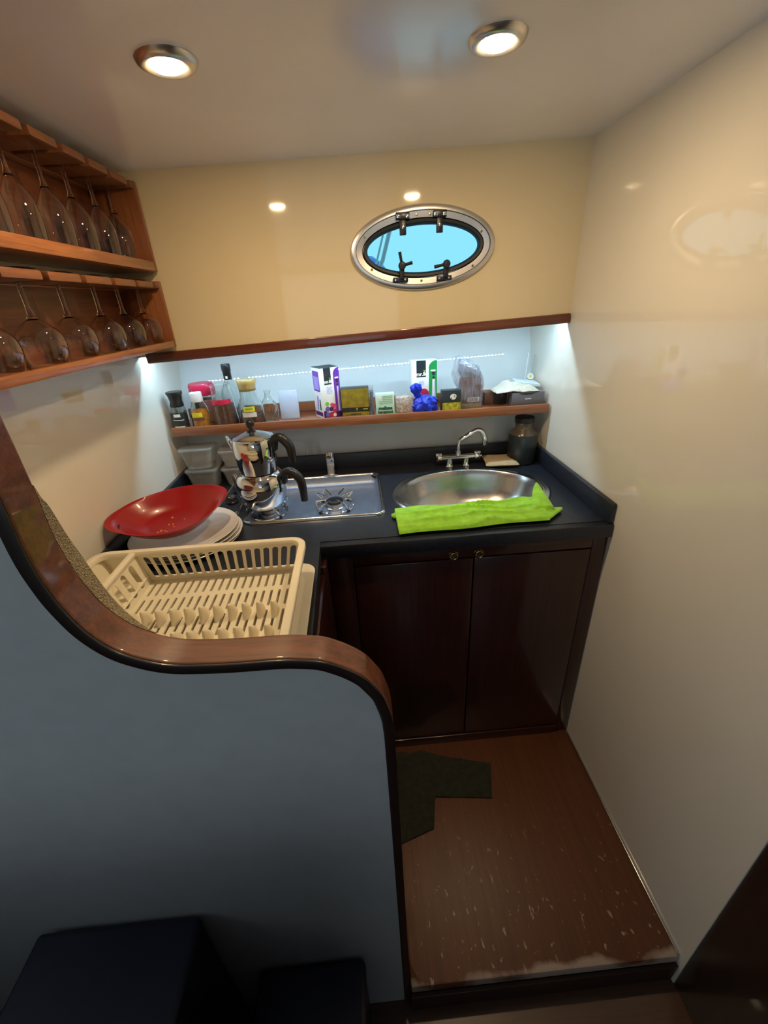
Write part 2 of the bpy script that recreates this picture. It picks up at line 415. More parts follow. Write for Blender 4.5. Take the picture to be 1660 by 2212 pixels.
# sloping splash wall of the alcove, and its soffit
bm = bmesh.new()
ys = lambda z: 1.595 + (z - 0.931) * 0.32
pts = [(ys(0.86), ZL), (ys(0.86), 0.86), (ys(1.40), 1.40), (ys(1.40) + 0.03, 1.40), (ys(1.40) + 0.03, ZL)]
a = [bm.verts.new((XL, y, z)) for y, z in pts]; b = [bm.verts.new((XR, y, z)) for y, z in pts]
for i in range(5): bm.faces.new((a[i], a[(i + 1) % 5], b[(i + 1) % 5], b[i]))
bm.faces.new(a); bm.faces.new(b[::-1])
struct(finish('wall_alcove', bm, WHITEG, None, False))
bm = bmesh.new()
vs = [bm.verts.new(p) for p in ((XL, YU + 0.018, 1.3405), (XR, YU + 0.018, 1.384), (XR, 1.755, 1.384), (XL, 1.755, 1.3405),
                                (XL, YU + 0.018, 1.352), (XR, YU + 0.018, 1.396), (XR, 1.755, 1.396), (XL, 1.755, 1.352))]
for q in ((0, 1, 2, 3), (4, 7, 6, 5), (0, 4, 5, 1), (1, 5, 6, 2), (2, 6, 7, 3), (3, 7, 4, 0)): bm.faces.new([vs[i] for i in q])
struct(finish('ceiling_alcove', bm, WHITEG, None, False))
# ceiling
bm = bmesh.new()
vs = []
for z0 in (0.0, 0.05):
    for x, y in ((-1.7, -2.4), (1.5, -2.4), (1.5, 1.80), (-1.7, 1.80)):
        vs.append(bm.verts.new((x, y, ceil_z(x) + z0)))
for q in ((0, 3, 2, 1), (4, 5, 6, 7), (0, 1, 5, 4), (1, 2, 6, 5), (2, 3, 7, 6), (3, 0, 4, 7)): bm.faces.new([vs[i] for i in q])
struct(finish('ceiling', bm, CEIL, None, False))
# mahogany strip under the upper wall
bm = bmesh.new()
bx(bm, XL + 0.030, XR - 0.002, YU - 0.010, YU + 0.019, -0.0145, 0.0145, 0.004)
o = finish('trim_3', bm, TRIMW); o.matrix_world = T(0, 0, 1.349) @ Matrix.Rotation(-0.0355, 4, 'Y'); struct(o)

# saloon around the viewer: dark door wall right, windowed walls left and behind
struct(box('door_1', DOORW, XR + 0.002, XR + 0.05, -0.60, 0.365, ZL, 1.80, 0.003))
dd = bpy.data.objects['door_1']
struct(box('wall_saloon', DOORW, XR + 0.002, XR + 0.05, -2.4, -0.602, ZL, 1.80))
sheet('wall_port', DOORW, [(-2.4, ZL), (0.425, ZL), (0.425, 1.84), (-2.4, 1.84)], [rrect(-2.2, -1.0, 1.00, 1.70, 0.06), rrect(-0.90, 0.20, 1.00, 1.70, 0.06)], 0.02,
      mtx=T(-1.62, 0, 0) @ YZ, smooth=False)
struct(bpy.data.objects['wall_port'])
sheet('wall_aft', DOORW, [(-1.7, ZL), (1.5, ZL), (1.5, 1.84), (-1.7, 1.84)], [rrect(-1.50, 0.50, 0.45, 1.74, 0.05)], 0.02, mtx=T(0, -2.38, 0) @ XZ, smooth=False)
struct(bpy.data.objects['wall_aft'])

# ---- partition between saloon and galley, with its flowing varnished rail
OUT = [(-0.3480, 1.82), (-0.3480, 1.60), (-0.3480, 1.42), (-0.3489, 1.2945), (-0.3505, 1.2642), (-0.3509, 1.225), (-0.3473, 1.1922), (-0.342, 1.1674), (-0.3296, 1.1323), (-0.3088, 1.1026),
       (-0.2828, 1.0841), (-0.2537, 1.0723), (-0.2214, 1.0677), (-0.1789, 1.0649), (-0.1232, 1.0641), (-0.1, 1.0617), (-0.0729, 1.0562),
       (-0.0539, 1.0468), (-0.0365, 1.0351), (-0.0189, 1.019), (-0.0075, 1.0016), (0.0019, 0.984), (0.0071, 0.9645), (0.0113, 0.9446),
       (0.0135, 0.9206), (0.0145, 0.8784), (0.0150, 0.75), (0.0155, 0.55), (0.0160, 0.30), (0.0164, 0.0281), (0.0166, ZL)]
path = [Vector((x, 0, z)) for x, z in OUT]
path = smoothpath(path, 4)
def offset(path, d):
    out = []
    for i, p in enumerate(path):
        t = (path[min(i + 1, len(path) - 1)] - path[max(i - 1, 0)]).normalized()
        out.append(Vector((p.x - t.z * -1 * -d, 0, p.z + t.x * -d)) if False else p + Vector((t.z, 0, -t.x)) * d)
    return out
def rail_sections(path, th, y0, y1, r=0.005):
    inner = offset(path, th)
    secs = []
    for p, q in zip(path, inner):
        n = (p - q).normalized()
        prof = []
        for (yy, dd_) in ((y0 + r * 1.6, 0.0), (y0 + r, 0.0), (y0 + r * 0.3, -r * 0.3), (y0, -r), (y0, -th + 0.002), (y0 + 0.002, -th), (y1 - 0.002, -th), (y1, -th + 0.002), (y1, -r), (y1 - r * 0.3, -r * 0.3), (y1 - r, 0.0), (y1 - r * 1.6, 0.0)):
            v = p + n * dd_; prof.append(Vector((v.x, yy, v.z)))
        secs.append(prof)
    return secs, inner
secs, inner = rail_sections(path, 0.0145, 0.3885, 0.432, 0.0025)
rail = loft('trim_4', RAILW, secs, None, True, 25); struct(rail)
poly = [(p.x - 0.001 * 0, p.z) for p in inner]
poly = [(-1.6, 1.84)] + [(inner[0].x, 1.84)] + poly + [(inner[-1].x, ZL), (-1.6, ZL)]
part = sheet('wall_partition', GREYP, poly, [], 0.017, mtx=T(0, 0.408, 0) @ XZ, smooth=False); struct(part)
es, _ = rail_sections(path, 0.0150, 0.3850, 0.3883, 0.0008)
struct(loft('trim_6', mat('dark_stained_edge', (0.016, 0.007, 0.005), rough=0.3, var=0.2, coat=0.3), es, None, True, 25))
# woven lining on the galley side of the curve
lp = [p for p in offset(path, 0.001) if 1.080 < p.z < 1.30 and p.x < -0.20]
S = []
for i, p in enumerate(lp):
    t = i / (len(lp) - 1); w = 0.021 * sin(pi * min(1, t * 1.02)) ** 0.9 + 0.0005
    q = offset(lp, 0.010)[i]
    S.append([Vector((p.x, 0.4325, p.z)), Vector((p.x, 0.4325 + w, p.z)), Vector((q.x, 0.4325 + w, q.z)), Vector((q.x, 0.4325, q.z))])
struct(loft('trim_5', LINING, S, None, True, 50))

# ---- navy step boxes in the foreground
def step_box(x0, x1, y0, y1, z1, label):
    e = empty('step_box', ((x0 + x1) / 2, (y0 + y1) / 2, ZL), 0, label, 'step')
    w, d, h = (x1 - x0) / 2, (y1 - y0) / 2, z1 - ZL
    box('carcass', NAVY, -w + 0.006, w - 0.006, -d + 0.006, d - 0.001, 0.0, h - 0.03, 0.004, e)
    box('padded_top', NAVY, -w, w, -d, d, h - 0.03, h, 0.010, e, 3)
    return e
step_box(-0.655, -0.362, 0.06, 0.384, 0.456, 'taller navy box step against the grey partition at the bottom left')
step_box(-0.303, -0.077, 0.06, 0.384, 0.188, 'lower navy box step beside the taller one, below the grey partition')
# unseen seat-shaped blocker, added to shade the lower part of the partition
be = empty('light_blocker', (-0.70, -0.40, ZL), 0, 'added light blocker shaped as a high-backed seat, unseen behind the viewer', 'blocker')
box('seat', NAVY, -0.75, 0.66, -0.36, 0.20, 0.24, 0.50, 0.03, be, 3); box('plinth', DOORW, -0.74, 0.64, -0.34, 0.24, 0.0, 0.239, 0.0, be)
box('backrest', NAVY, -0.75, 0.68, 0.205, 0.275, 0.24, 0.93, 0.025, be, 3)

# ================================================================== PORTHOLE
PC = (0.2124, 1.577); PR = radians(1.5)
win = empty('window_1', (PC[0], YU, PC[1]), 0); win['kind'] = 'structure'
def ering(rx, ry, y, n=72):
    return [Vector((x, y, z)) for x, z in ell(0, 0, rx, ry, n, PR)]
def ering_solid(name, m, prof, parent, n=72, angle=40):
    bm = bmesh.new(); R = []
    for rx, ry, y in prof: R.append([bm.verts.new(p) for p in ering(rx, ry, y, n)])
    R.append(R[0])
    for a, b in zip(R[:-1], R[1:]):
        for k in range(n): bm.faces.new((a[k], a[(k + 1) % n], b[(k + 1) % n], b[k]))
    return finish(name, bm, m, parent, True, angle)
ering_solid('window_frame', SATIN, [(0.209, 0.106, -0.001), (0.206, 0.103, -0.009), (0.198, 0.096, -0.012), (0.193, 0.091, -0.0115), (0.191, 0.089, -0.008),
                                    (0.175, 0.074, -0.006), (0.173, 0.072, 0.0), (0.173, 0.072, 0.045), (0.191, 0.0885, 0.045), (0.191, 0.0885, -0.001)], win)
ering_solid('rubber_seal', BLACKR, [(0.1725, 0.0715, -0.007), (0.170, 0.069, -0.012), (0.164, 0.063, -0.011), (0.160, 0.058, -0.004), (0.160, 0.058, 0.012), (0.1725, 0.0715, 0.012)], win)
bm = bmesh.new()
f0 = [bm.verts.new(p) for p in ering(0.1615, 0.0595, 0.004)]; f1 = [bm.verts.new(p) for p in ering(0.1615, 0.0595, 0.009)]
bm.faces.new(f0); bm.faces.new(f1[::-1])
for k in range(72): bm.faces.new((f0[k], f1[k], f1[(k + 1) % 72], f0[(k + 1) % 72]))
finish('window_pane', bm, PANE, win, True)
def on_ring(dx, sgn, rx=0.183, ry=0.081):
    return sgn * ry * math.sqrt(max(0, 1 - (dx / rx) ** 2))
for dx in (-0.058, 0.045):                       # hinges at the top
    z = on_ring(dx, 1); h = None
    bm = bmesh.new(); bx(bm, dx - 0.019, dx + 0.019, -0.020, -0.007, z - 0.008, z + 0.009, 0.002)
    h = finish('hinge', bm, BLACKP, win)
    bm = bmesh.new(); bx(bm, dx - 0.009, dx + 0.009, -0.018, -0.006, z - 0.044, z - 0.008, 0.002); finish('hinge_leaf', bm, BLACKP, h)
    for s in (-1, 1):
        bm = bmesh.new(); bx(bm, dx + s * 0.0125 - 0.005, dx + s * 0.0125 + 0.005, -0.0225, -0.0195, z - 0.005, z + 0.004, 0.001); finish('hinge_pin', bm, CHROME, h)
    lathe_o('screw', CHROME, [(0, 0), (0.0035, 0.0005), (0.0035, 0.003)], h, 12, mtx=T(dx, -0.0215, z - 0.026) @ Matrix.Rotation(-pi / 2, 4, 'X'))
for dx, arms in ((-0.068, ((100, 0.034), (12, 0.030))), (0.060, ((190, 0.036), (78, 0.004)))):   # dogs at the bottom
    z = on_ring(dx, -1)
    bm = bmesh.new(); bx(bm, dx - 0.022, dx + 0.022, -0.016, -0.007, z - 0.007, z + 0.006, 0.002)
    k = finish('latch', bm, BLACKP, win)
    hub = Vector((dx + (0.004 if dx < 0 else 0.004), -0.026, z + 0.034))
    bm = bmesh.new(); bx(bm, hub.x - 0.007, hub.x + 0.007, -0.022, -0.010, z, hub.z, 0.002); finish('latch_stem', bm, BLACKP, k)
    lathe_o('latch_knob', BLACKP, [(0, 0.014), (0.008, 0.013), (0.0105, 0.010), (0.0105, 0)], k, 20, mtx=T(hub.x, hub.y + 0.006, hub.z) @ Matrix.Rotation(pi / 2, 4, 'X'), caps=True)
    for a, l in arms:
        dv = Vector((cos(radians(a)), 0, sin(radians(a))))
        tube_o('latch_arm', BLACKP, [hub, hub + dv * l * 0.5, hub + dv * l], [0.0042, 0.0040, 0.0046], k, 8)
    for s in (-1, 1):
        lathe_o('screw', CHROME, [(0, 0), (0.003, 0.0004), (0.003, 0.002)], k, 10, mtx=T(dx + s * 0.014, -0.0175, z) @ Matrix.Rotation(-pi / 2, 4, 'X'))
for a in (25, 155, 215, 268, 322, 84, 96):
    x, z = 0.183 * cos(radians(a)), 0.0805 * sin(radians(a))
    lathe_o('screw', BRASS, [(0, 0), (0.0034, 0.0006), (0.0036, 0.003)], win, 12, mtx=T(x, -0.0095, z) @ Matrix.Rotation(-pi / 2, 4, 'X'))
# seen through the pane: deck rail and the rounded bow of a neighbouring hull
rl = empty('deck_rail', (0.06, 1.75, 1.42), 0, 'white steel deck rail stanchion outside the porthole', 'railing')
tube_o('stanchion', WHITEP, [(-0.03, 0, 0.0), (0.06, 0.02, 0.16), (0.12, 0.03, 0.34)], 0.0075, rl, 10)
tube_o('brace', WHITEP, [(-0.045, 0.02, 0.0), (0.04, 0.035, 0.16), (0.10, 0.045, 0.34)], 0.004, rl, 8)
o = lathe_o('moored_hull', mat('blue_hull_paint', (0.06, 0.12, 0.42), rough=0.2), [(0, 0.60), (0.07, 0.590), (0.13, 0.55), (0.18, 0.48), (0.23, 0.34), (0.28, 0.0), (0.32, -1.9), (0, -1.92)], None, 40)
o.location = (0.095, 3.4, 1.135); tag(o, 'rounded blue hull of another boat at the lower left of the porthole', 'boat')

# ================================================================== CEILING LIGHTS
def downlight(x, y, label):
    e = empty('ceiling_light', (x, y, ceil_z(x)), 0, label, 'lamp', 'recessed ceiling lights')
    lathe_o('bezel', SATIN, [(0.025, -0.0045), (0.030, -0.0085), (0.036, -0.0090), (0.0425, -0.0055), (0.0455, 0.0005), (0.026, 0.0005), (0.025, -0.002)], e, 40, closed=True)
    lathe_o('lens', LAMPW, [(0, -0.0125), (0.012, -0.0120), (0.020, -0.0100), (0.0246, -0.0068), (0.0248, -0.001), (0, -0.001)], e, 32)
    return e
downlight(-0.252, 0.886, 'left of two round warm ceiling lights, nearer the glass racks')
downlight(0.251, 0.886, 'right of two round warm ceiling lights, nearer the right wall')

# ================================================================== LED STRIP
led = empty('led_strip', (0, YU + 0.036, 0), 0, 'cool white LED strip hidden under the mahogany trim above the shelf', 'lamp')
z0, z1 = 1.3405 - 0.0005, 1.384 - 0.0005
TL = radians(0)
ny, nz = sin(TL), -cos(TL)                      # facing down and towards the splash wall
bm = bmesh.new(); ends = []
for x, z in ((XL + 0.004, z0), (XR - 0.004, z1)):
    ends.append([bm.verts.new((x, y_, z + q_)) for y_, q_ in ((-0.006, 0.0), (-0.006, -0.003), (0.006, -0.003), (0.006, 0.0))])
for i in range(4): bm.faces.new((ends[0][i], ends[0][(i + 1) % 4], ends[1][(i + 1) % 4], ends[1][i]))
bm.faces.new(ends[0]); bm.faces.new(ends[1][::-1])
finish('strip_profile', bm, WHITEP, led, False)
bm = bmesh.new(); bx(bm, -0.0028, 0.0028, -0.0028, 0.0028, -0.0004, 0.0)
d0 = finish('diode', bm, LEDM, None, False)
NL = 84
for i in range(NL):
    t = (i + 0.5) / NL; x = (XL + 0.006) + t * (XR - XL - 0.012)
    o = d0 if i == 0 else d0.copy()
    if i: COL.objects.link(o)
    o.parent = led; o.location = (x, ny * 0.0004, z0 + (z1 - z0) * t - 0.003); o.rotation_euler = (TL, 0, 0)

# ================================================================== WORKTOP AND CABINETS
CT = 0.87
LX = -0.128
outl = [(XL + 0.002, 0.437), (LX + 0.006, 0.437), (LX - 0.008, 1.000), (0.672, 0.998), (0.672, 1.572), (XL + 0.002, 1.572)]
HB = (-0.382, 0.054, 1.130, 1.480)
SKC = (0.344, 1.262); SKR = (0.262, 0.206)
me = sheet('worktop', COUNTER, outl, [rrect(HB[0] + 0.012, HB[1] - 0.012, HB[2] + 0.012, HB[3] - 0.012, 0.03), ell(SKC[0], SKC[1], SKR[0] - 0.018, SKR[1] - 0.018, 64)], 0.018,
           mtx=T(0, 0, CT - 0.018), smooth=False)
tag(me, 'black stone L-shaped worktop with raised edges, holding sink and hob', 'worktop')
def lip(x0, x1, y0, y1):
    return box('upstand', COUNTER, x0, x1, y0, y1, CT, CT + 0.060, 0.003, me)
lip(XL + 0.002, XR - 0.002, 1.558, 1.574); lip(XR - 0.018, XR - 0.002, 0.978, 1.557); lip(XL + 0.002, XL + 0.017, 0.45, 1.557)
bm = bmesh.new(); bx(bm, LX - 0.008, XR - 0.002, 0.972, 0.9975, CT - 0.040, CT, 0.002); finish('edge_strip', bm, COUNTER, me)

cab = empty('base_cabinet', (0.28, 0.985, 0.0), 0, 'dark mahogany two-door cabinet under the sink', 'cabinet')
cx = lambda x: x - 0.28
for nm, a0, a1, b0, b1, c0, c1 in (('side_panel', -0.118, -0.100, 0.020, 0.56, 0.001, CT - 0.037), ('side_panel', XR - 0.021, XR - 0.003, 0.020, 0.56, 0.001, CT - 0.037),
                                   ('back_panel', -0.099, XR - 0.022, 0.545, 0.56, 0.001, CT - 0.037), ('floor_panel', -0.099, XR - 0.022, 0.021, 0.544, 0.02, 0.036)):
    box(nm, CABW, cx(a0), cx(a1), b0, b1, c0, c1, 0.0, cab)
def front(name, x0, x1, z0, z1, m=CABW, y0=0.0, y1=0.0195, bev=0.002): return box(name, m, cx(x0), cx(x1), y0, y1, z0, z1, bev, cab)
front('frame_stile', -0.1205, -0.052, 0.001, CT - 0.041); front('frame_stile', 0.628, XR - 0.003, 0.001, CT - 0.041)
front('frame_rail', -0.0515, 0.6275, CT - 0.078, CT - 0.041, CABX); front('base_board', -0.0515, 0.6275, 0.001, 0.036, CABX, -0.006)
def cdoor(x0, x1, hx):
    d = front('door', x0, x1, 0.039, CT - 0.081, CABW, -0.002, 0.019)
    h = empty('pull_ring', (cx(hx), -0.003, 0.803)); h.parent = d
    lathe_o('ring_plate', BRASS, [(0, 0.002), (0.014, 0.0022), (0.0155, 0.0005), (0.0155, 0)], d, 28, mtx=T(cx(hx), -0.002, 0.803) @ Matrix.Rotation(pi / 2, 4, 'X'))
    tube_o('latch_ring', BRASS, [Vector((cx(hx) + 0.010 * cos(a_), -0.0062, 0.803 + 0.010 * sin(a_))) for a_ in [2 * pi * i / 24 for i in range(24)]], 0.0019, d, 8, True)
    lathe_o('latch_button', BRASS, [(0, 0.006), (0.004, 0.0055), (0.005, 0.002), (0.005, 0)], d, 16, mtx=T(cx(hx) - 0.004, -0.003, 0.797) @ Matrix.Rotation(pi / 2, 4, 'X'))
    bpy.data.objects.remove(h)
    return d
cdoor(-0.050, 0.286, 0.229); cdoor(0.290, 0.626, 0.301)
side = empty('side_cabinet', (-0.125, 0.70, 0.0), 0, 'dark mahogany cabinet under the dish rack, facing right', 'cabinet')
box('carcass', CABW, -0.53, -0.020, -0.262, 0.282, 0.001, CT - 0.041, 0.0, side)
box('frame_stile', CABW, -0.0195, 0.004, 0.235, 0.282, 0.001, CT - 0.041, 0.002, side)
sd = box('door', CABW, -0.0195, 0.000, -0.12, 0.232, 0.04, CT - 0.06, 0.003, side)
box('frame_stile', CABW, -0.0195, 0.004, -0.262, -0.123, 0.001, CT - 0.041, 0.002, side)
lathe_o('latch_plate', BRASS, [(0, 0.003), (0.012, 0.003), (0.014, 0.001), (0.014, 0)], sd, 20, mtx=T(0.0, -0.022, 0.835 - 0.03) @ Matrix.Rotation(pi / 2, 4, 'Y'))
tube_o('latch_ring', BRASS, smoothpath([(0.002, -0.030, 0.806), (0.022, -0.030, 0.812), (0.026, -0.020, 0.812), (0.020, -0.012, 0.810), (0.002, -0.012, 0.806)], 5), 0.0030, sd, 8)

# ================================================================== SINK, TAP
sk = empty('sink', (SKC[0], SKC[1], CT), 0, 'oval stainless steel sink set into the black worktop', 'sink')
a_, b_ = SKR
def esolid(name, m, prof, parent, n=72):
    bm = bmesh.new(); R = []
    for rx, ry, z in prof:
        if rx == 0: R.append([bm.verts.new((0, 0, z))]); continue
        R.append([bm.verts.new((rx * cos(2 * pi * i / n), ry * sin(2 * pi * i / n), z)) for i in range(n)])
    for p, q in zip(R[:-1], R[1:]):
        for k in range(n):
            if len(q) == 1: bm.faces.new((p[k], p[(k + 1) % n], q[0]))
            else: bm.faces.new((p[k], p[(k + 1) % n], q[(k + 1) % n], q[k]))
    return finish(name, bm, m, parent, True, 50)
esolid('bowl', STEELD, [(a_ - 0.0265, b_ - 0.0265, 0.0055), (a_ - 0.030, b_ - 0.030, 0.001), (a_ - 0.036, b_ - 0.035, -0.015), (a_ - 0.050, b_ - 0.045, -0.055), (a_ - 0.075, b_ - 0.062, -0.095), (a_ - 0.11, b_ - 0.09, -0.118),
                      (0.09, 0.07, -0.126), (0.03, 0.03, -0.129), (0, 0, -0.129)], sk)
esolid('rim', STEEL, [(a_, b_, 0.0005), (a_ - 0.002, b_ - 0.002, 0.004), (a_ - 0.008, b_ - 0.008, 0.0055), (a_ - 0.020, b_ - 0.020, 0.0045), (a_ - 0.024, b_ - 0.024, 0.0065), (a_ - 0.027, b_ - 0.027, 0.0055), (a_ - 0.0285, b_ - 0.0285, 0.0045)], sk)
lathe_o('drain', CHROME, [(0.022, -0.127), (0.024, -0.1255), (0.020, -0.1245), (0.017, -0.127), (0.0, -0.1275)], sk, 28)

tp = empty('mixer_tap', (0.357, 1.505, CT), 0, 'chrome bar mixer tap with a swivel spout behind the sink', 'tap')
bm = bmesh.new(); tube(bm, [(-0.062, 0, 0.034), (0.062, 0, 0.034)], 0.0105, 18); finish('bar_body', bm, CHROME, tp)
for s in (-1, 1):
    bm = bmesh.new(); tube(bm, [(s * 0.062, 0, 0.034), (s * 0.066, 0, 0.034), (s * 0.082, 0, 0.034), (s * 0.084, 0, 0.034)], [0.0105, 0.0135, 0.0135, 0.011], 8)
    h = finish('handle', bm, CHROME, tp)
    bm = bmesh.new(); bx(bm, s * 0.074 - 0.012, s * 0.074 + 0.012, -0.006, 0.006, 0.044, 0.052, 0.002); finish('lever', bm, CHROME, h)
    bm = bmesh.new(); tube(bm, [(s * 0.033, 0, 0.0005), (s * 0.033, 0, 0.010), (s * 0.033, 0, 0.030)], [0.016, 0.0125, 0.0115], 18); finish('pedestal', bm, CHROME, tp)
bm = bmesh.new(); tube(bm, [(0.092, 0, 0.034), (0.084, 0, 0.034)], 0.004, 8); finish('end_pin', bm, CHROME, tp)
sp = smoothpath([(0, 0, 0.040), (0, 0, 0.075), (0.004, -0.002, 0.098), (0.030, -0.006, 0.116), (0.062, -0.010, 0.136), (0.080, -0.014, 0.134), (0.092, -0.018, 0.112), (0.096, -0.020, 0.082)], 6)
n_ = len(sp)
bm = bmesh.new(); tube(bm, sp, [0.0075 if i < n_ * 0.3 else 0.0085 if i < n_ * .85 else 0.0095 for i in range(n_)], 14); finish('spout', bm, CHROME, tp)
bm = bmesh.new(); tube(bm, [(0, 0, 0.042), (0, 0, 0.056)], 0.0105, 14); finish('spout_collar', bm, CHROME, tp)

# ================================================================== HOB
hb = empty('gas_hob', ((HB[0] + HB[1]) / 2, (HB[2] + HB[3]) / 2, CT), 0, 'recessed stainless steel two-burner gas hob in the black worktop', 'hob')
hw, hd = (HB[1] - HB[0]) / 2, (HB[3] - HB[2]) / 2
def rr_loft(name, m, prof, parent, n=6):
    """prof: (inset, z, corner radius)"""
    S = []
    for ins, z, r in prof:
        S.append([Vector((x, y, z)) for x, y in rrect(-hw + ins, hw - ins, -hd + ins, hd - ins, r, n)])
    bm = bmesh.new(); R = [[bm.verts.new(p) for p in s] for s in S]; k = len(R[0])
    for a, b in zip(R[:-1], R[1:]):
        for i in range(k): bm.faces.new((a[i], a[(i + 1) % k], b[(i + 1) % k], b[i]))
    return finish(name, bm, m, parent, True, 50), R
rr_loft('rim', STEEL, [(0, 0.0005, 0.030), (0.001, 0.006, 0.030), (0.005, 0.0085, 0.028), (0.010, 0.0065, 0.024), (0.0125, 0.0, 0.022)], hb)
bm = bmesh.new()
rings = [[bm.verts.new((x, y, z)) for x, y in rrect(-hw + i_, hw - i_, -hd + i_, hd - i_, r_)] for i_, z, r_ in ((0.0125, 0.003, 0.022), (0.0155, -0.020, 0.022), (0.024, -0.0265, 0.020), (0.030, -0.0275, 0.018))]
k = len(rings[0])
for a, b in zip(rings[:-1], rings[1:]):
    for i in range(k): bm.faces.new((a[i], a[(i + 1) % k], b[(i + 1) % k], b[i]))
bm.faces.new(rings[-1]); finish('pan', bm, HOBS, hb, True, 50)
def burner(px, py):
    b = empty('burner', (px, py, -0.0275)); b.parent = hb
    lathe_o('burner_base', STEEL, [(0.036, 0.0), (0.034, 0.006), (0.029, 0.009), (0, 0.009)], b, 32)
    lathe_o('burner_crown', SATIN, [(0.026, 0.009), (0.0265, 0.017), (0.025, 0.019), (0, 0.019)], b, 32)
    lathe_o('burner_cap', IRON, [(0.0275, 0.019), (0.0285, 0.022), (0.0265, 0.026), (0.018, 0.0285), (0, 0.029)], b, 32)
    tube_o('support_ring', CHROME, [Vector((0.062 * cos(t), 0.062 * sin(t), 0.006)) for t in [2 * pi * i / 40 for i in range(40)]], 0.0024, b, 8, True)
    for q in range(4):
        t = pi / 4 + q * pi / 2; c_, s_ = cos(t), sin(t); w = 0.13
        def pt(r, dt, z): return Vector((r * cos(t + dt), r * sin(t + dt), z))
        tube_o('support_prong', CHROME, [pt(0.028, 0.32, 0.034), pt(0.066, 0.30, 0.040), pt(0.070, 0.22, 0.034), pt(0.063, 0.0, 0.012), pt(0.070, -0.22, 0.034), pt(0.066, -0.30, 0.040), pt(0.028, -0.32, 0.034)], 0.0019, b, 6)
        box('support_foot', IRON, -0.006, 0.006, -0.004, 0.004, 0.0, 0.008, 0.001, b).matrix_local = T(0.062 * c_, 0.062 * s_, 0.0) @ Matrix.Rotation(t, 4, 'Z')
burner(-0.108 - hb.location.x, 1.272 - hb.location.y); burner(-0.325 - hb.location.x, 1.262 - hb.location.y)
# flatten the burner empties to keep three levels: burner parts become parts of the hob
for b in [c for c in hb.children if c.type == 'EMPTY']:
    for ch in list(b.children):
        ch.location = Vector(ch.location) + b.location; ch.parent = hb
    bpy.data.objects.remove(b)
br = empty('lid_hinge', (-0.128, 1.506, CT), 0, 'chrome lid hinge bracket standing behind the hob', 'bracket')
box('upright', CHROME, -0.014, 0.014, 0.0, 0.003, 0.010, 0.085, 0.001, br)
box('foot_plate', CHROME, -0.015, 0.015, -0.044, 0.004, 0.0085, 0.0115, 0.001, br)
box('clamp', SATIN, -0.013, 0.013, -0.012, 0.006, 0.0005, 0.034, 0.003, br)
box('screw', BLACKP, -0.0025, 0.0025, -0.0015, 0.0, 0.060, 0.065, 0.0008, br)
for s in (-1, 1): box('tab', CHROME, s * 0.017 - 0.009, s * 0.017 + 0.009, -0.040, -0.036, 0.0085, 0.0125, 0.001, br)

# chrome rimmed black panel left of the hob
cp = empty('control_panel', (-0.448, 1.335, CT), 0, 'chrome-rimmed black panel with a knob between the white plates and the steel kettle', 'panel')
def rl_ring(x0, x1, y0, y1, z, r, c=0): return [Vector((x, y, z)) for x, y in rrect(x0, x1, y0, y1, r, 5)]
bm = bmesh.new(); R = []
for ins, z, r in ((0, 0.0005, 0.02), (0.001, 0.007, 0.02), (0.004, 0.009, 0.018), (0.0075, 0.007, 0.014), (0.008, 0.0012, 0.013)):
    R.append([bm.verts.new(p) for p in rl_ring(-0.040 + ins, 0.040 - ins, -0.135 + ins, 0.135 - ins, z, r)])
for a, b in zip(R[:-1], R[1:]):
    for i in range(len(a)): bm.faces.new((a[i], a[(i + 1) % len(a)], b[(i + 1) % len(a)], b[i]))
finish('chrome_rim', bm, CHROME, cp, True, 50)
sheet('face_plate', IRON, rrect(-0.0325, 0.0325, -0.1275, 0.1275, 0.013), [], 0.001, cp, T(0, 0, 0.002))
for yy in (-0.035, 0.055):
    kn = lathe_o('knob', BLACKP, [(0.021, 0.0032), (0.021, 0.010), (0.017, 0.014), (0.016, 0.022), (0.013, 0.025), (0, 0.0255)], cp, 28, c=(0, yy, 0))
    lathe_o('knob_cap', CHROME, [(0.011, 0.0253), (0.010, 0.0272), (0, 0.0278)], kn, 24, c=(0, yy, 0))

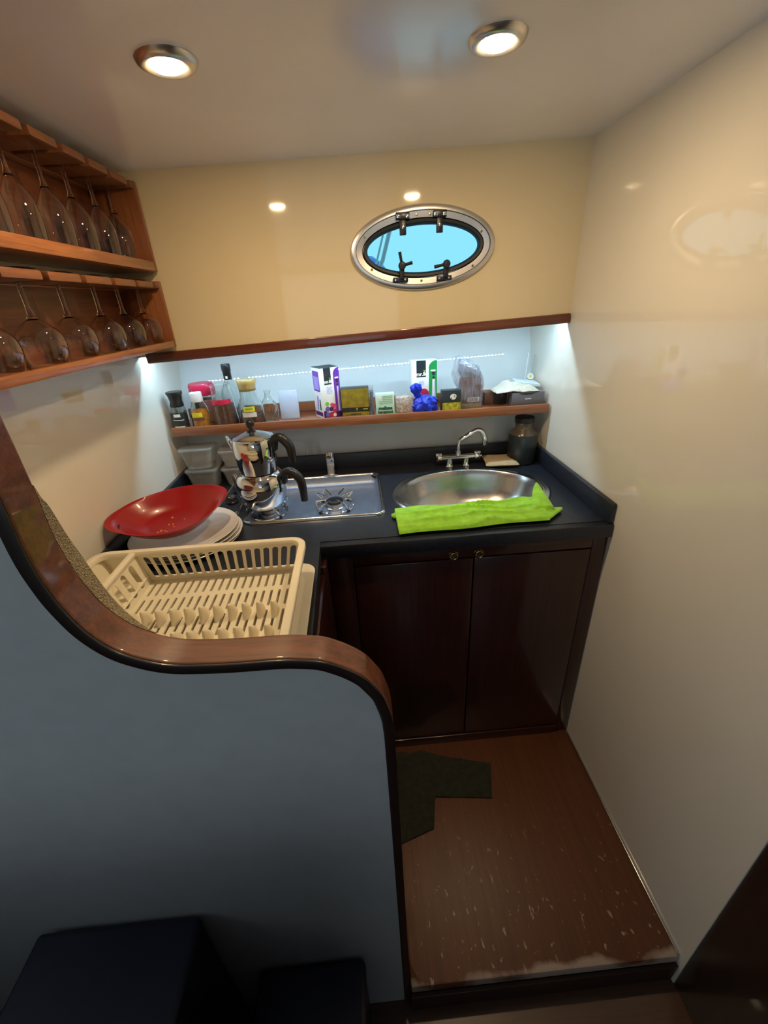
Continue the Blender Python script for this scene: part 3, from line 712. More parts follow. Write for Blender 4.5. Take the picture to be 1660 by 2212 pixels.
# ================================================================== DOUBLE TEAPOT
KX, KY = -0.329, 1.250
kt = empty('kettle', (KX, KY, CT + 0.0115), 0, 'lower polished steel kettle on the left burner, with a black handle', 'kettle')
lathe_o('body', CHROME, [(0, 0.0), (0.055, 0.0), (0.061, 0.004), (0.067, 0.018), (0.0755, 0.046), (0.0785, 0.066), (0.0765, 0.088), (0.069, 0.106), (0.061, 0.113), (0.058, 0.114), (0.0, 0.1135)], kt, 56)
def handle(parent, r0, z0, z1, reach, drop):
    d = Vector((cos(radians(-12)), sin(radians(-12)), 0))
    pts = smoothpath([d * r0 + Vector((0, 0, z0)), d * (r0 + 0.012) + Vector((0, 0, z0 + 0.012)), d * (r0 + reach * 0.55) + Vector((0, 0, z0 + 0.014)), d * (r0 + reach * 0.92) + Vector((0, 0, z0 - 0.010)), d * (r0 + reach) + Vector((0, 0, z0 - drop * 0.6)), d * (r0 + reach * 1.0) + Vector((0, 0, z0 - drop))], 6)
    n = len(pts)
    tube_o('handle', BLACKP, pts, [0.0105 + 0.004 * sin(pi * i / (n - 1)) for i in range(n)], parent, 14)
    bm = bmesh.new(); tube(bm, [d * (r0 - 0.006) + Vector((0, 0, z0 - 0.030)), d * (r0 + 0.007) + Vector((0, 0, z0 - 0.018)), d * (r0 + 0.010) + Vector((0, 0, z0 + 0.006))], [0.007, 0.009, 0.010], 12); finish('handle_root', bm, BLACKP, parent)
    lathe_o('handle_screw', CHROME, [(0, 0.003), (0.004, 0.0025), (0.005, 0.0)], parent, 12, mtx=T(*(d * (r0 + reach * 0.5) + Vector((0, 0, z0 + 0.0255)))))
handle(kt, 0.072, 0.098, 0, 0.062, 0.082)
bm = bmesh.new(); tube(bm, smoothpath([(-0.062, 0.020, 0.045), (-0.080, 0.026, 0.066), (-0.088, 0.029, 0.098)], 5), [0.016 - 0.0009 * i for i in range(11)], 14); finish('spout', bm, CHROME, kt)
bm = bmesh.new()
tp2 = empty('teapot', (KX, KY, CT + 0.0115 + 0.1145), 0, 'upper polished steel teapot stacked on the kettle, with lid, spout and black handle', 'teapot')
lathe_o('body', CHROME, [(0, 0.0), (0.052, 0.0), (0.056, 0.003), (0.0600, 0.030), (0.0628, 0.060), (0.0635, 0.078), (0.0615, 0.096), (0.0595, 0.106), (0.0585, 0.107), (0.057, 0.105), (0.0, 0.100)], tp2, 56)
lathe_o('rim', CHROME, [(0.058, 0.105), (0.0615, 0.107), (0.0615, 0.1095), (0.058, 0.110)], tp2, 56, closed=True)
ld = lathe_o('lid', STEEL, [(0.0575, 0.107), (0.0575, 0.1105), (0.050, 0.1145), (0.033, 0.1205), (0.016, 0.1245), (0, 0.1255)], tp2, 48)
lathe_o('lid_collar', BLACKP, [(0.013, 0.1245), (0.012, 0.128), (0.007, 0.1305), (0.006, 0.137), (0, 0.137)], ld, 24)
lathe_o('lid_knob', BLACKP, [(0, 0.135), (0.006, 0.136), (0.011, 0.142), (0.0125, 0.149), (0.011, 0.156), (0.006, 0.1605), (0, 0.1615)], ld, 24)
handle(tp2, 0.059, 0.092, 0, 0.056, 0.062)
S = []
for (x, z, w, t) in ((-0.055, 0.062, 0.016, 0.004), (-0.064, 0.080, 0.014, 0.006), (-0.071, 0.100, 0.010, 0.005), (-0.076, 0.112, 0.006, 0.003)):
    S.append([Vector((x + t * cos(a) - 0.004, w * sin(a) + 0.012, z)) for a in [2 * pi * i / 14 for i in range(14)]])
loft('spout', CHROME, S, tp2)

# ================================================================== DISH RACK
DR = empty('dish_rack', (-0.382, 0.655, CT), radians(0.4), 'cream plastic dish rack with slotted sides and cutlery compartment, beside the rail', 'dish rack')
RX0, RX1, RY0, RY1, RZ = -0.238, 0.238, -0.190, 0.195, 0.106       # rim outline and height (local)
BX0, BX1, BY0, BY1, BZ = -0.208, 0.206, -0.165, 0.190, 0.018       # floor outline
dvx = -0.150
# rim: rounded flange
bm = bmesh.new(); R = []
for ins, z, r in ((0, RZ - 0.012, 0.035), (0, RZ - 0.002, 0.035), (0.002, RZ, 0.033), (0.014, RZ, 0.024), (0.016, RZ - 0.003, 0.022), (0.016, RZ - 0.012, 0.022)):
    R.append([bm.verts.new((x, y, z)) for x, y in rrect(RX0 + ins, RX1 - ins, RY0 + ins, RY1 - ins, r)])
R.append(R[0])
for a, b in zip(R[:-1], R[1:]):
    for i in range(len(a)): bm.faces.new((a[i], a[(i + 1) % len(a)], b[(i + 1) % len(a)], b[i]))
finish('rim', bm, CREAMP, DR, True, 50)
def wall_sheet(name, p0, p1, q0, q1, slots, parent=DR, th=0.0012, m=CREAMP):
    """slotted wall: bottom edge p0-p1, top edge q0-q1 (local), slots in 0..1 coordinates"""
    P0, P1, Q0, Q1 = map(Vector, (p0, p1, q0, q1))
    L_ = (P1 - P0).length; H = ((Q0 + Q1) / 2 - (P0 + P1) / 2).length
    me = plate2d([(0, 0), (L_, 0), (L_, H), (0, H)], [slot(a * L_, b * L_, c * H, d * H) for a, b, c, d in slots], th)
    nrm = (P1 - P0).cross(Q0 - P0).normalized()
    for v in me.vertices:
        u, w, z = v.co.x / L_, v.co.y / H, v.co.z
        v.co = (P0 * (1 - u) + P1 * u) * (1 - w) + (Q0 * (1 - u) + Q1 * u) * w + nrm * z
    return link(name, me, m, parent, True, 30)
nb = 17
wall_sheet('back_wall', (BX0 + 0.075, BY1, BZ), (BX1, BY1, BZ), (dvx + 0.0, RY1 - 0.010, RZ - 0.004), (RX1 - 0.012, RY1 - 0.010, RZ - 0.004),
           [((i + 0.5) / nb * 0.96 + 0.025 - 0.0185, (i + 0.5) / nb * 0.96 + 0.025 + 0.0185, 0.13, 0.84) for i in range(nb)])
wall_sheet('front_wall', (BX0 + 0.075, BY0, BZ), (BX1, BY0, BZ), (dvx, RY0 + 0.010, RZ - 0.004), (RX1 - 0.012, RY0 + 0.010, RZ - 0.004),
           [((i + 0.5) / nb * 0.96 + 0.02 - 0.0155, (i + 0.5) / nb * 0.96 + 0.02 + 0.0155, 0.16, 0.80) for i in range(nb)])
wall_sheet('side_wall', (BX1, BY0, BZ), (BX1, BY1, BZ), (RX1 - 0.012, RY0 + 0.010, RZ - 0.004), (RX1 - 0.012, RY1 - 0.010, RZ - 0.004), [])
nd = 9
wall_sheet('divider', (BX0 + 0.075, BY0, BZ), (BX0 + 0.075, BY1, BZ), (dvx, RY0 + 0.010, RZ - 0.004), (dvx, RY1 - 0.010, RZ - 0.004),
           [((i + 0.5) / nd * 0.9 + 0.05 - 0.026, (i + 0.5) / nd * 0.9 + 0.05 + 0.026, 0.12, 0.84) for i in range(nd)])
box('divider_rim', CREAMP, dvx - 0.007, dvx + 0.007, RY0 + 0.012, RY1 - 0.012, RZ - 0.010, RZ - 0.001, 0.003, DR)
# cutlery compartment
wall_sheet('cutlery_wall', (BX0, BY0, BZ + 0.02), (BX0, BY1, BZ + 0.02), (RX0 + 0.012, RY0 + 0.010, RZ - 0.004), (RX0 + 0.012, RY1 - 0.010, RZ - 0.004),
           [(0.50 + i * 0.045, 0.525 + i * 0.045, 0.15, 0.62) for i in range(4)] + [(0.12 + i * 0.045, 0.145 + i * 0.045, 0.15, 0.62) for i in range(4)])
wall_sheet('cutlery_wall', (BX0, BY1, BZ + 0.02), (BX0 + 0.075, BY1, BZ + 0.02), (RX0 + 0.012, RY1 - 0.010, RZ - 0.004), (dvx, RY1 - 0.010, RZ - 0.004), [])
wall_sheet('cutlery_floor', (BX0, BY0, BZ + 0.02), (BX0 + 0.075, BY0, BZ + 0.02), (BX0, BY1, BZ + 0.02), (BX0 + 0.075, BY1, BZ + 0.02), [])
# slotted floor
nf = 19; hol = []
for (c, d) in ((0.83, 0.965), (0.64, 0.79), (0.42, 0.60), (0.06, 0.28)):
    for i in range(nf):
        u = (i + 0.5) / nf * 0.97 + 0.015; hol.append((u - 0.0085, u + 0.0085, c, d))
wall_sheet('rack_floor', (BX0 + 0.075, BY0, BZ), (BX1, BY0, BZ), (BX0 + 0.075, BY1, BZ), (BX1, BY1, BZ), hol, th=0.002)
# plate pegs, two rows of curved teeth
for row, yy in enumerate((0.040, -0.030, -0.105)):
    for i in range(11):
        x = BX0 + 0.100 + i * 0.0285
        S = []
        for (h_, wx, wy) in ((0.0, 0.0085, 0.022), (0.012, 0.0075, 0.016), (0.024, 0.006, 0.010), (0.033, 0.004, 0.005), (0.036, 0.0015, 0.002)):
            S.append([Vector((x + wx * cos(a), yy + wy * sin(a) - 0.010 * (h_ / 0.036) ** 2, BZ + 0.0018 + h_)) for a in [2 * pi * j / 10 for j in range(10)]])
        loft('plate_peg', CREAMP, S, DR)
# drip tray under the rack
dt = empty('drip_tray', (-0.378, 0.655, CT), radians(0.4), 'off-white plastic drip tray under the cream dish rack', 'tray')
bm = bmesh.new(); R = []
for ins, z, r in ((0.020, 0.001, 0.03), (0.004, 0.016, 0.035), (0.0, 0.020, 0.035), (0.003, 0.020, 0.033), (0.022, 0.0055, 0.028), (0.026, 0.004, 0.026)):
    R.append([bm.verts.new((x, y, z)) for x, y in rrect(-0.240, 0.244, -0.205, 0.212, 0.03)] if False else [bm.verts.new((x, y, z)) for x, y in rrect(-0.240 + ins, 0.244 - ins, -0.195 + ins, 0.212 - ins, r)])
for a, b in zip(R[:-1], R[1:]):
    for i in range(len(a)): bm.faces.new((a[i], a[(i + 1) % len(a)], b[(i + 1) % len(a)], b[i]))
bm.faces.new(R[0][::-1]); bm.faces.new(R[-1]); finish('tray_body', bm, TRAYP, dt, True, 50)

# ================================================================== PLATES AND RED DISH
def plate_mesh():
    bm = bmesh.new()
    lathe(bm, [(0, 0.004), (0.085, 0.004), (0.100, 0.0065), (0.138, 0.0150), (0.141, 0.0165), (0.1425, 0.0155), (0.141, 0.0135), (0.103, 0.002), (0.092, 0.0), (0.085, 0.0015), (0, 0.0015)], 64)
    return bm
p0 = finish('dinner_plate', plate_mesh(), PLATE)
PLX, PLY = -0.506, 1.060
spots = [(0, 0, 0, 'bottom white plate of the stack under the red dish'), (0.003, 0.004, 0.0082, 'second white plate from the bottom of the stack'),
         (-0.002, 0.001, 0.0164, 'third white plate from the bottom, next to top of the stack'), (-0.004, -0.004, 0.0246, 'topmost white plate, directly under the red dish')]
for i, (dx, dy, dz, lab) in enumerate(spots):
    o = p0 if i == 0 else p0.copy()
    if i: COL.objects.link(o)
    o.location = (PLX + dx, PLY + dy, CT + 0.001 + dz); o.rotation_euler = (radians(0.3 * i), radians(0.6 * (i % 2)), i * 1.3)
    tag(o, lab, 'plate', 'stack of white plates')
rd = empty('red_dish', (-0.526, 1.045, 0.938), 0, 'red oval dish with handles, lying tilted on the white plates', 'dish')
rd.rotation_euler = (radians(12), radians(-3), radians(26))
bm = bmesh.new(); n = 72; R = []
def red_ring(s, z, ears=0.0):
    out = []
    for i in range(n):
        a = 2 * pi * i / n; c_, s_ = cos(a), sin(a)
        ear = ears * max(0.0, abs(c_) - 0.80) / 0.20
        out.append(bm.verts.new(((0.136 * s + ear) * c_, 0.098 * s * s_, z + 0.010 * s * s * c_ * c_)))
    return out
for s, z, e in ((0.50, -0.004, 0), (0.62, 0.0, 0), (0.80, 0.018, 0), (0.94, 0.036, 0.004), (1.0, 0.044, 0.012), (1.01, 0.0465, 0.014), (0.995, 0.047, 0.010), (0.93, 0.041, 0.0), (0.80, 0.024, 0), (0.62, 0.006, 0), (0.45, 0.002, 0)):
    R.append(red_ring(s, z, e))
for a, b in zip(R[:-1], R[1:]):
    for i in range(n): bm.faces.new((a[i], a[(i + 1) % n], b[(i + 1) % n], b[i]))
bm.faces.new(R[0][::-1]); bm.faces.new(R[-1]); finish('bowl', bm, REDP, rd, True, 60)
box('handle_slot', BLACKR, -0.010, 0.010, -0.0030, 0.0030, 0.0, 0.002, 0.001, rd).matrix_local = T(-0.122, -0.016, 0.0475) @ Matrix.Rotation(radians(80), 4, 'Z') @ Matrix.Rotation(radians(-20), 4, 'X')
for i in range(16):
    t = random.uniform(0, 2 * pi); rr = random.uniform(0.0, 0.55)
    x, y = 0.136 * rr * cos(t) - 0.01, 0.098 * rr * sin(t) - 0.01
    s = math.hypot(x / 0.136, y / 0.098); z = 0.003 if s < 0.5 else 0.003 + (s - 0.5) * 0.055
    bm = bmesh.new(); bmesh.ops.create_icosphere(bm, subdivisions=1, radius=random.uniform(0.0012, 0.0035))
    o = finish('food_scrap', bm, FOOD, rd); o.location = (x, y, z); o.scale = (1, 1, 0.5)

# ================================================================== TOWEL, SPONGE, JAR, CONTAINERS
def towel():
    e = empty('kitchen_cloth', (0.30, 1.06, CT), 0, 'lime green microfibre cloth folded along the front edge of the sink', 'cloth')
    nx, nt_, nb_ = 110, 54, 12; S = []
    for i in range(nx):
        t = i / (nx - 1); x = 0.080 + t * 0.425
        yf = 0.990 + 0.020 * t + 0.003 * sin(t * 11); yb = 1.138 + 0.004 * sin(t * 7 + 1) + 0.012 * max(0, t - .85) / .15
        ring = []
        for j in range(nt_):
            v = j / (nt_ - 1); y = yf + (yb - yf) * v
            edge = min(1.0, 8 * v, 8 * (1 - v)) ** 0.5
            w = 2.2 * fbm(x * 4.5, y * 5, 4.0, 2)
            ridge = 1 - abs(sin(y * 75 + w * 2.4 + 0.6 * sin(t * 6)))
            fold = 0.011 * ridge ** 2 * (0.35 + 0.65 * sin(pi * t)) + 0.006 * fbm(x * 9, y * 55, 1.7, 4)
            ring.append(Vector((x - 0.30 + 0.004 * fbm(y * 30, t * 3, 2), y - 1.06, 0.010 + edge * (0.013 + fold))))
        for j in range(nb_):
            v = 1 - (j + 0.5) / nb_; y = yf + (yb - yf) * (0.02 + 0.96 * v)
            ring.append(Vector((x - 0.30, y - 1.06, 0.0082)))
        S.append(ring)
    loft('folded_cloth', GREENT, S, e, True, 80)
    # turned-up corner at the right
    S = []
    for i in range(16):
        t = i / 15; cx_, cy_ = 0.505 - 0.30 + 0.012 * t, -0.005 + 0.095 * t; w = 0.028 * (1 - t) ** 0.7 + 0.006
        S.append([Vector((cx_ + w * cos(a), cy_, 0.018 + 0.030 * t + (0.012 + 0.004 * t) * sin(a) + 0.002 * fbm(t * 5, a, 2))) for a in [2 * pi * k / 14 for k in range(14)]])
    loft('raised_corner', GREENT, S, e, True, 80)
    S = []
    for i in range(14):
        t = i / 13; w = 0.032 * (1 - t) + 0.006
        S.append([Vector((0.205 + 0.062 * t, -0.012 + 0.022 * t + w * cos(a), 0.0095 + (0.008 - 0.003 * t) * sin(a) * (1 + 0.2 * fbm(t * 6, a, 5)))) for a in [2 * pi * k / 14 for k in range(14)]])
    loft('loose_end', GREENT, S, e, True, 80)
    S = []
    for i in range(8):
        t = i / 7; w = 0.016 * (1 - t) + 0.004
        S.append([Vector((-0.218 - 0.014 * t, 0.045 + w * cos(a), 0.009 + 0.006 * sin(a))) for a in [2 * pi * k / 12 for k in range(12)]])
    loft('loose_end', GREENT, S, e, True, 80)
towel()
def pillow(name, m, w, d, h, parent, seed=0, n=20):
    bm = bmesh.new(); g = []
    for sgn in (1, -1):
        gg = []
        for i in range(n + 1):
            row = []
            for j in range(n + 1):
                u, v = i / n * 2 - 1, j / n * 2 - 1
                pin = (1 - 0.10 * (1 - u * u) * 0 - 0.06 * (1 - abs(v)) * abs(u) ** 6)
                z = sgn * h * ((1 - u ** 4) * (1 - v ** 4)) ** 0.55 * (1 + 0.3 * fbm(u * 2 + seed, v * 2, 1))
                row.append(bm.verts.new((w * u * (1 - 0.05 * (1 - v * v)), d * v * (1 - 0.05 * (1 - u * u)), z)))
            gg.append(row)
        g.append(gg)
        for i in range(n):
            for j in range(n): bm.faces.new((gg[i][j], gg[i + 1][j], gg[i + 1][j + 1], gg[i][j + 1]))
    bmesh.ops.remove_doubles(bm, verts=bm.verts, dist=1e-5)
    return finish(name, bm, m, parent, True, 80)
o = pillow('scouring_sponge', SPONGE, 0.062, 0.056, 0.011, None); o.location = (0.516, 1.489, CT + 0.0145); o.rotation_euler = (0, 0, radians(-6))
tag(o, 'tan cloth sponge pad lying on the worktop right of the tap', 'sponge')
jr = empty('dark_jar', (0.601, 1.502, CT), 0, 'dark jar with a narrow glass neck in the right corner behind the sink', 'jar')
lathe_o('body', JARD, [(0, 0.001), (0.050, 0.001), (0.053, 0.006), (0.053, 0.105), (0.050, 0.112), (0.0, 0.112)], jr, 40)
lathe_o('neck', mat('amber_grey_glass', (0.10, 0.08, 0.055), rough=0.2, spec=0.6), [(0.050, 0.112), (0.046, 0.120), (0.034, 0.130), (0.031, 0.136), (0.033, 0.150), (0.034, 0.157), (0, 0.157)], jr, 40)
lathe_o('lid', BLACKP, [(0.0355, 0.155), (0.0355, 0.171), (0.033, 0.174), (0, 0.174)], jr, 40)

def container(x, y, w, d, h, z, label, rz=0.0, lid=True):
    e = empty('food_container', (x, y, z), rz, label, 'container', 'clear takeaway food containers')
    bm = bmesh.new(); R = []
    for k_, zz, rr in ((0.78, 0.0005, 0.018), (0.80, 0.002, 0.018), (0.97, h - 0.010, 0.014), (0.98, h - 0.006, 0.014), (1.05, h - 0.005, 0.016), (1.06, h - 0.001, 0.016), (1.0, h - 0.001, 0.014), (0.95, h - 0.006, 0.013), (0.78, 0.004, 0.016)):
        R.append([bm.verts.new((px, py, zz)) for px, py in rrect(-w * k_, w * k_, -d * k_, d * k_, rr)])
    for a, b in zip(R[:-1], R[1:]):
        for i in range(len(a)): bm.faces.new((a[i], a[(i + 1) % len(a)], b[(i + 1) % len(a)], b[i]))
    bm.faces.new(R[0][::-1]); bm.faces.new(R[-1]); finish('tub', bm, CONT, e, True, 50)
    if lid:
        bm = bmesh.new(); R = []
        for k_, zz, rr in ((1.06, h - 0.0005, 0.016), (1.07, h + 0.004, 0.017), (1.03, h + 0.0055, 0.016), (0.96, h + 0.003, 0.014)):
            R.append([bm.verts.new((px, py, zz)) for px, py in rrect(-w * k_, w * k_, -d * k_, d * k_, rr)])
        for a, b in zip(R[:-1], R[1:]):
            for i in range(len(a)): bm.faces.new((a[i], a[(i + 1) % len(a)], b[(i + 1) % len(a)], b[i]))
        bm.faces.new(R[0][::-1]); bm.faces.new(R[-1]); finish('lid', bm, CONT, e, True, 50)
container(-0.583, 1.480, 0.052, 0.050, 0.070, CT + 0.001, 'lower left clear food container behind the kettle')
container(-0.585, 1.480, 0.053, 0.050, 0.070, CT + 0.0785, 'upper left clear food container stacked behind the kettle')
container(-0.462, 1.492, 0.052, 0.046, 0.064, CT + 0.001, 'lower right clear food container behind the kettle')
container(-0.460, 1.492, 0.052, 0.046, 0.058, CT + 0.0725, 'upper right clear food container stacked behind the kettle')
tube_o('loose_wire', WHITEP, smoothpath([(-0.300, 1.578, 0.945), (-0.280, 1.580, 0.972), (-0.255, 1.585, 0.985), (-0.230, 1.584, 0.978), (-0.216, 1.578, 0.955), (-0.214, 1.566, 0.933)], 6), 0.0018, None, 8)
tag(bpy.data.objects['loose_wire'], 'thin white cord looped against the wall behind the steel teapot', 'cord')

# ================================================================== SHELF
SHZ = 1.086
sh = empty('wall_shelf', (0, 1.45, SHZ), 0, 'long narrow wooden shelf in the lit alcove above the sink', 'shelf')
sx0, sx1 = XL + 0.020, XR - 0.008
bm = bmesh.new(); bx(bm, sx0, sx1, 0.013, ys(SHZ - 0.014) - 1.45 - 0.001, -0.018, 0.0, 0.001); finish('board', bm, SHELFW, sh)
box('front_lip', SHELFW, sx0, sx1, 0.0, 0.0125, -0.020, 0.011, 0.003, sh)
bm = bmesh.new(); bx(bm, sx0, sx1, ys(SHZ + 0.0) - 1.45 - 0.014, ys(SHZ) - 1.45 - 0.001, 0.0005, 0.036, 0.002); finish('back_rail', bm, SHELFW, sh)

# ================================================================== SHELF GOODS
GZ = SHZ + 0.0005
def glass_shell(prof, t=0.0022):
    """outer profile bottom-up (r,z) -> closed thin wall, open at top"""
    inn = [(max(0.0, r - t), z + (t if i == 0 else 0)) for i, (r, z) in enumerate(prof)]
    inn[0] = (0, prof[0][1] + t * 1.6)
    return prof + [(r, z) for r, z in inn[::-1] if True]
def vessel(name, m, outer, parent, t=0.002, n=36, sx=1, sy=1):
    o_ = [(0, outer[0][1])] + outer
    i_ = [(max(r - t, 0.001), z if k else z + t) for k, (r, z) in enumerate(outer)]
    return lathe_o(name, m, o_ + i_[::-1] + [(0, outer[0][1] + t)], parent, n, sx=sx, sy=sy)
# pepper mill jar
e = empty('pepper_grinder', (-0.622, 1.487, GZ), 0, 'glass pepper grinder with black cap at the left end of the shelf', 'grinder')
vessel('glass_body', GLASSB, [(0.024, 0.0), (0.025, 0.004), (0.025, 0.058), (0.022, 0.070), (0.020, 0.078)], e)
lathe_o('peppercorns', PEPPERC, [(0, 0.003), (0.0215, 0.003), (0.0215, 0.048), (0, 0.050)], e, 28)['kind'] = 'stuff'
lathe_o('cap', BLACKP, [(0.0215, 0.076), (0.0225, 0.080), (0.0195, 0.094), (0.0225, 0.112), (0.0265, 0.120), (0.0255, 0.125), (0, 0.126)], e, 32)
def label_arc(name, m, r, z0, z1, a0, a1, parent, n=14, dr=0.0006):
    bm = bmesh.new(); rows = []
    for z in (z0, z1):
        rows.append([bm.verts.new(((r + dr) * cos(radians(a0 + (a1 - a0) * i / n)), (r + dr) * sin(radians(a0 + (a1 - a0) * i / n)), z)) for i in range(n + 1)])
    for i in range(n): bm.faces.new((rows[0][i], rows[0][i + 1], rows[1][i + 1], rows[1][i]))
    return finish(name, bm, m, parent)
lb = label_arc('label', BLACKCARD, 0.025, 0.006, 0.058, 205, 335, e)
label_arc('label_badge', WHITECARD, 0.0258, 0.044, 0.054, 245, 295, lb); label_arc('label_stripe', WHITECARD, 0.0258, 0.032, 0.0345, 225, 315, lb)
label_arc('label_foot', WHITECARD, 0.0258, 0.008, 0.013, 230, 310, lb)
# small spice jar at the far left
e = empty('spice_jar', (-0.640, 1.542, GZ), 0, 'small clear spice jar behind the black-capped grinder', 'jar')
vessel('glass_body', GLASSB, [(0.018, 0), (0.019, 0.003), (0.019, 0.060), (0.015, 0.068)], e)
lathe_o('spices', PEPPERC, [(0, 0.003), (0.016, 0.003), (0.016, 0.034), (0, 0.035)], e, 24)['kind'] = 'stuff'
lathe_o('lid', WHITEP, [(0.0165, 0.067), (0.017, 0.080), (0, 0.081)], e, 24)
# red-lidded jar
e = empty('red_lidded_jar', (-0.558, 1.568, GZ), 0, 'tall clear jar of pink salt with a bright red lid on the shelf', 'jar')
vessel('glass_body', GLASSB, [(0.036, 0), (0.038, 0.004), (0.038, 0.090), (0.035, 0.098)], e)
lathe_o('pink_salt', SALMON, [(0, 0.003), (0.034, 0.003), (0.034, 0.080), (0, 0.081)], e, 28)['kind'] = 'stuff'
lathe_o('lid', HOTPINK, [(0.040, 0.096), (0.042, 0.100), (0.042, 0.130), (0.039, 0.136), (0, 0.137)], e, 36)
# orange spice bottle
e = empty('spice_bottle', (-0.552, 1.487, GZ), 0, 'bottle of amber spice with a white cap left of the glass jug', 'bottle')
vessel('glass_body', GLASSB, [(0.030, 0), (0.032, 0.004), (0.031, 0.050), (0.024, 0.078), (0.018, 0.090)], e)
lathe_o('spice', ORANGE, [(0, 0.003), (0.028, 0.003), (0.0275, 0.048), (0.0245, 0.060), (0, 0.061)], e, 28)['kind'] = 'stuff'
lathe_o('cap', WHITEP, [(0.019, 0.088), (0.020, 0.092), (0.019, 0.118), (0, 0.119)], e, 28)
lb = label_arc('label', YELLOWL, 0.0305, 0.040, 0.056, 230, 300, e); label_arc('label_band', BROWNCARD, 0.032, 0.030, 0.038, 235, 310, e)
e = empty('white_stopper_cruet', (-0.578, 1.528, GZ), 0, 'slim cruet with a white ball stopper behind the spice bottle', 'cruet')
vessel('glass_body', GLASSB, [(0.012, 0), (0.013, 0.003), (0.013, 0.075), (0.008, 0.092)], e)
lathe_o('stopper', WHITEP, [(0, 0.090), (0.008, 0.092), (0.0125, 0.102), (0.009, 0.112), (0, 0.115)], e, 20)
# big glass jug of cocoa
e = empty('glass_jug', (-0.472, 1.500, GZ), 0, 'tall faceted glass jug of brown powder with a pink band on the shelf', 'jug')
vessel('glass_body', GLASSB, [(0.044, 0), (0.046, 0.005), (0.040, 0.080), (0.033, 0.118), (0.032, 0.132)], e, 0.003, 10)
lathe_o('brown_powder', COCOA, [(0, 0.005), (0.0395, 0.005), (0.0355, 0.072), (0, 0.074)], e, 28)['kind'] = 'stuff'
label_arc('pink_band', HOTPINK, 0.0385, 0.076, 0.092, 215, 330, e)
lathe_o('rim', GLASSB, [(0.029, 0.131), (0.034, 0.131), (0.0345, 0.137), (0.029, 0.137)], e, 28, closed=True)
# dark-necked bottle
e = empty('liquor_bottle', (-0.462, 1.582, GZ), 0, 'clear liquor bottle with a black neck wrap behind the glass jug', 'bottle')
vessel('glass_body', GLASSB, [(0.033, 0), (0.035, 0.004), (0.035, 0.085), (0.026, 0.110), (0.0135, 0.135), (0.0125, 0.150)], e)
lathe_o('neck_wrap', BLACKP, [(0.0133, 0.140), (0.0140, 0.142), (0.0140, 0.166), (0.0155, 0.170), (0.0155, 0.190), (0.0145, 0.1925), (0, 0.193)], e, 24)
label_arc('neck_mark', WHITECARD, 0.0141, 0.145, 0.153, 255, 285, e)
# gold lidded jar
e = empty('gold_lidded_jar', (-0.380, 1.497, GZ), 0, 'square-shouldered glass jar of brown powder with a gold lid and yellow label', 'jar')
vessel('glass_body', GLASSB, [(0.042, 0), (0.044, 0.004), (0.042, 0.062), (0.038, 0.074), (0.029, 0.092), (0.028, 0.120)], e, 0.0025)
lathe_o('brown_powder', COCOA, [(0, 0.004), (0.039, 0.004), (0.0385, 0.034), (0, 0.036)], e, 28)['kind'] = 'stuff'
lathe_o('lid', GOLDPLASTIC, [(0.027, 0.112), (0.0275, 0.120), (0.0315, 0.136), (0.0325, 0.146), (0.031, 0.149), (0, 0.149)], e, 32)
lb = label_arc('label', YELLOWL, 0.0432, 0.048, 0.066, 250, 300, e)
label_arc('label_ink', LEAFI, 0.0440, 0.055, 0.061, 258, 292, lb)
label_arc('paper_tag', CLOTHW, 0.0432, 0.030, 0.046, 240, 305, e)
# small glass carafe with handle
e = empty('glass_carafe', (-0.318, 1.507, GZ), 0, 'small clear glass carafe with a looped handle left of the white board', 'carafe')
vessel('glass_body', GLASSB, [(0.024, 0), (0.029, 0.008), (0.031, 0.040), (0.026, 0.064), (0.014, 0.082), (0.009, 0.094), (0.0125, 0.106)], e, 0.0018)
tube_o('handle', GLASSB, smoothpath([(0.018, -0.016, 0.072), (0.030, -0.026, 0.055), (0.018, -0.030, 0.030), (0.012, -0.030, 0.014), (0.024, -0.028, 0.008), (0.034, -0.022, 0.020)], 5), 0.0032, e, 8)
# white plastic board leaning on the wall
bm = bmesh.new(); bx(bm, -0.034, 0.034, -0.003, 0.003, 0.0, 0.098, 0.003)
o = finish('white_board', bm, mat('translucent_white_plastic', (0.42, 0.50, 0.64), rough=0.3, var=0.03)); o.location = (-0.252, 1.520, GZ + 0.001); o.rotation_euler = (radians(-8), 0, radians(-3))
tag(o, 'small white plastic board leaning upright on the shelf left of the purple box', 'board')

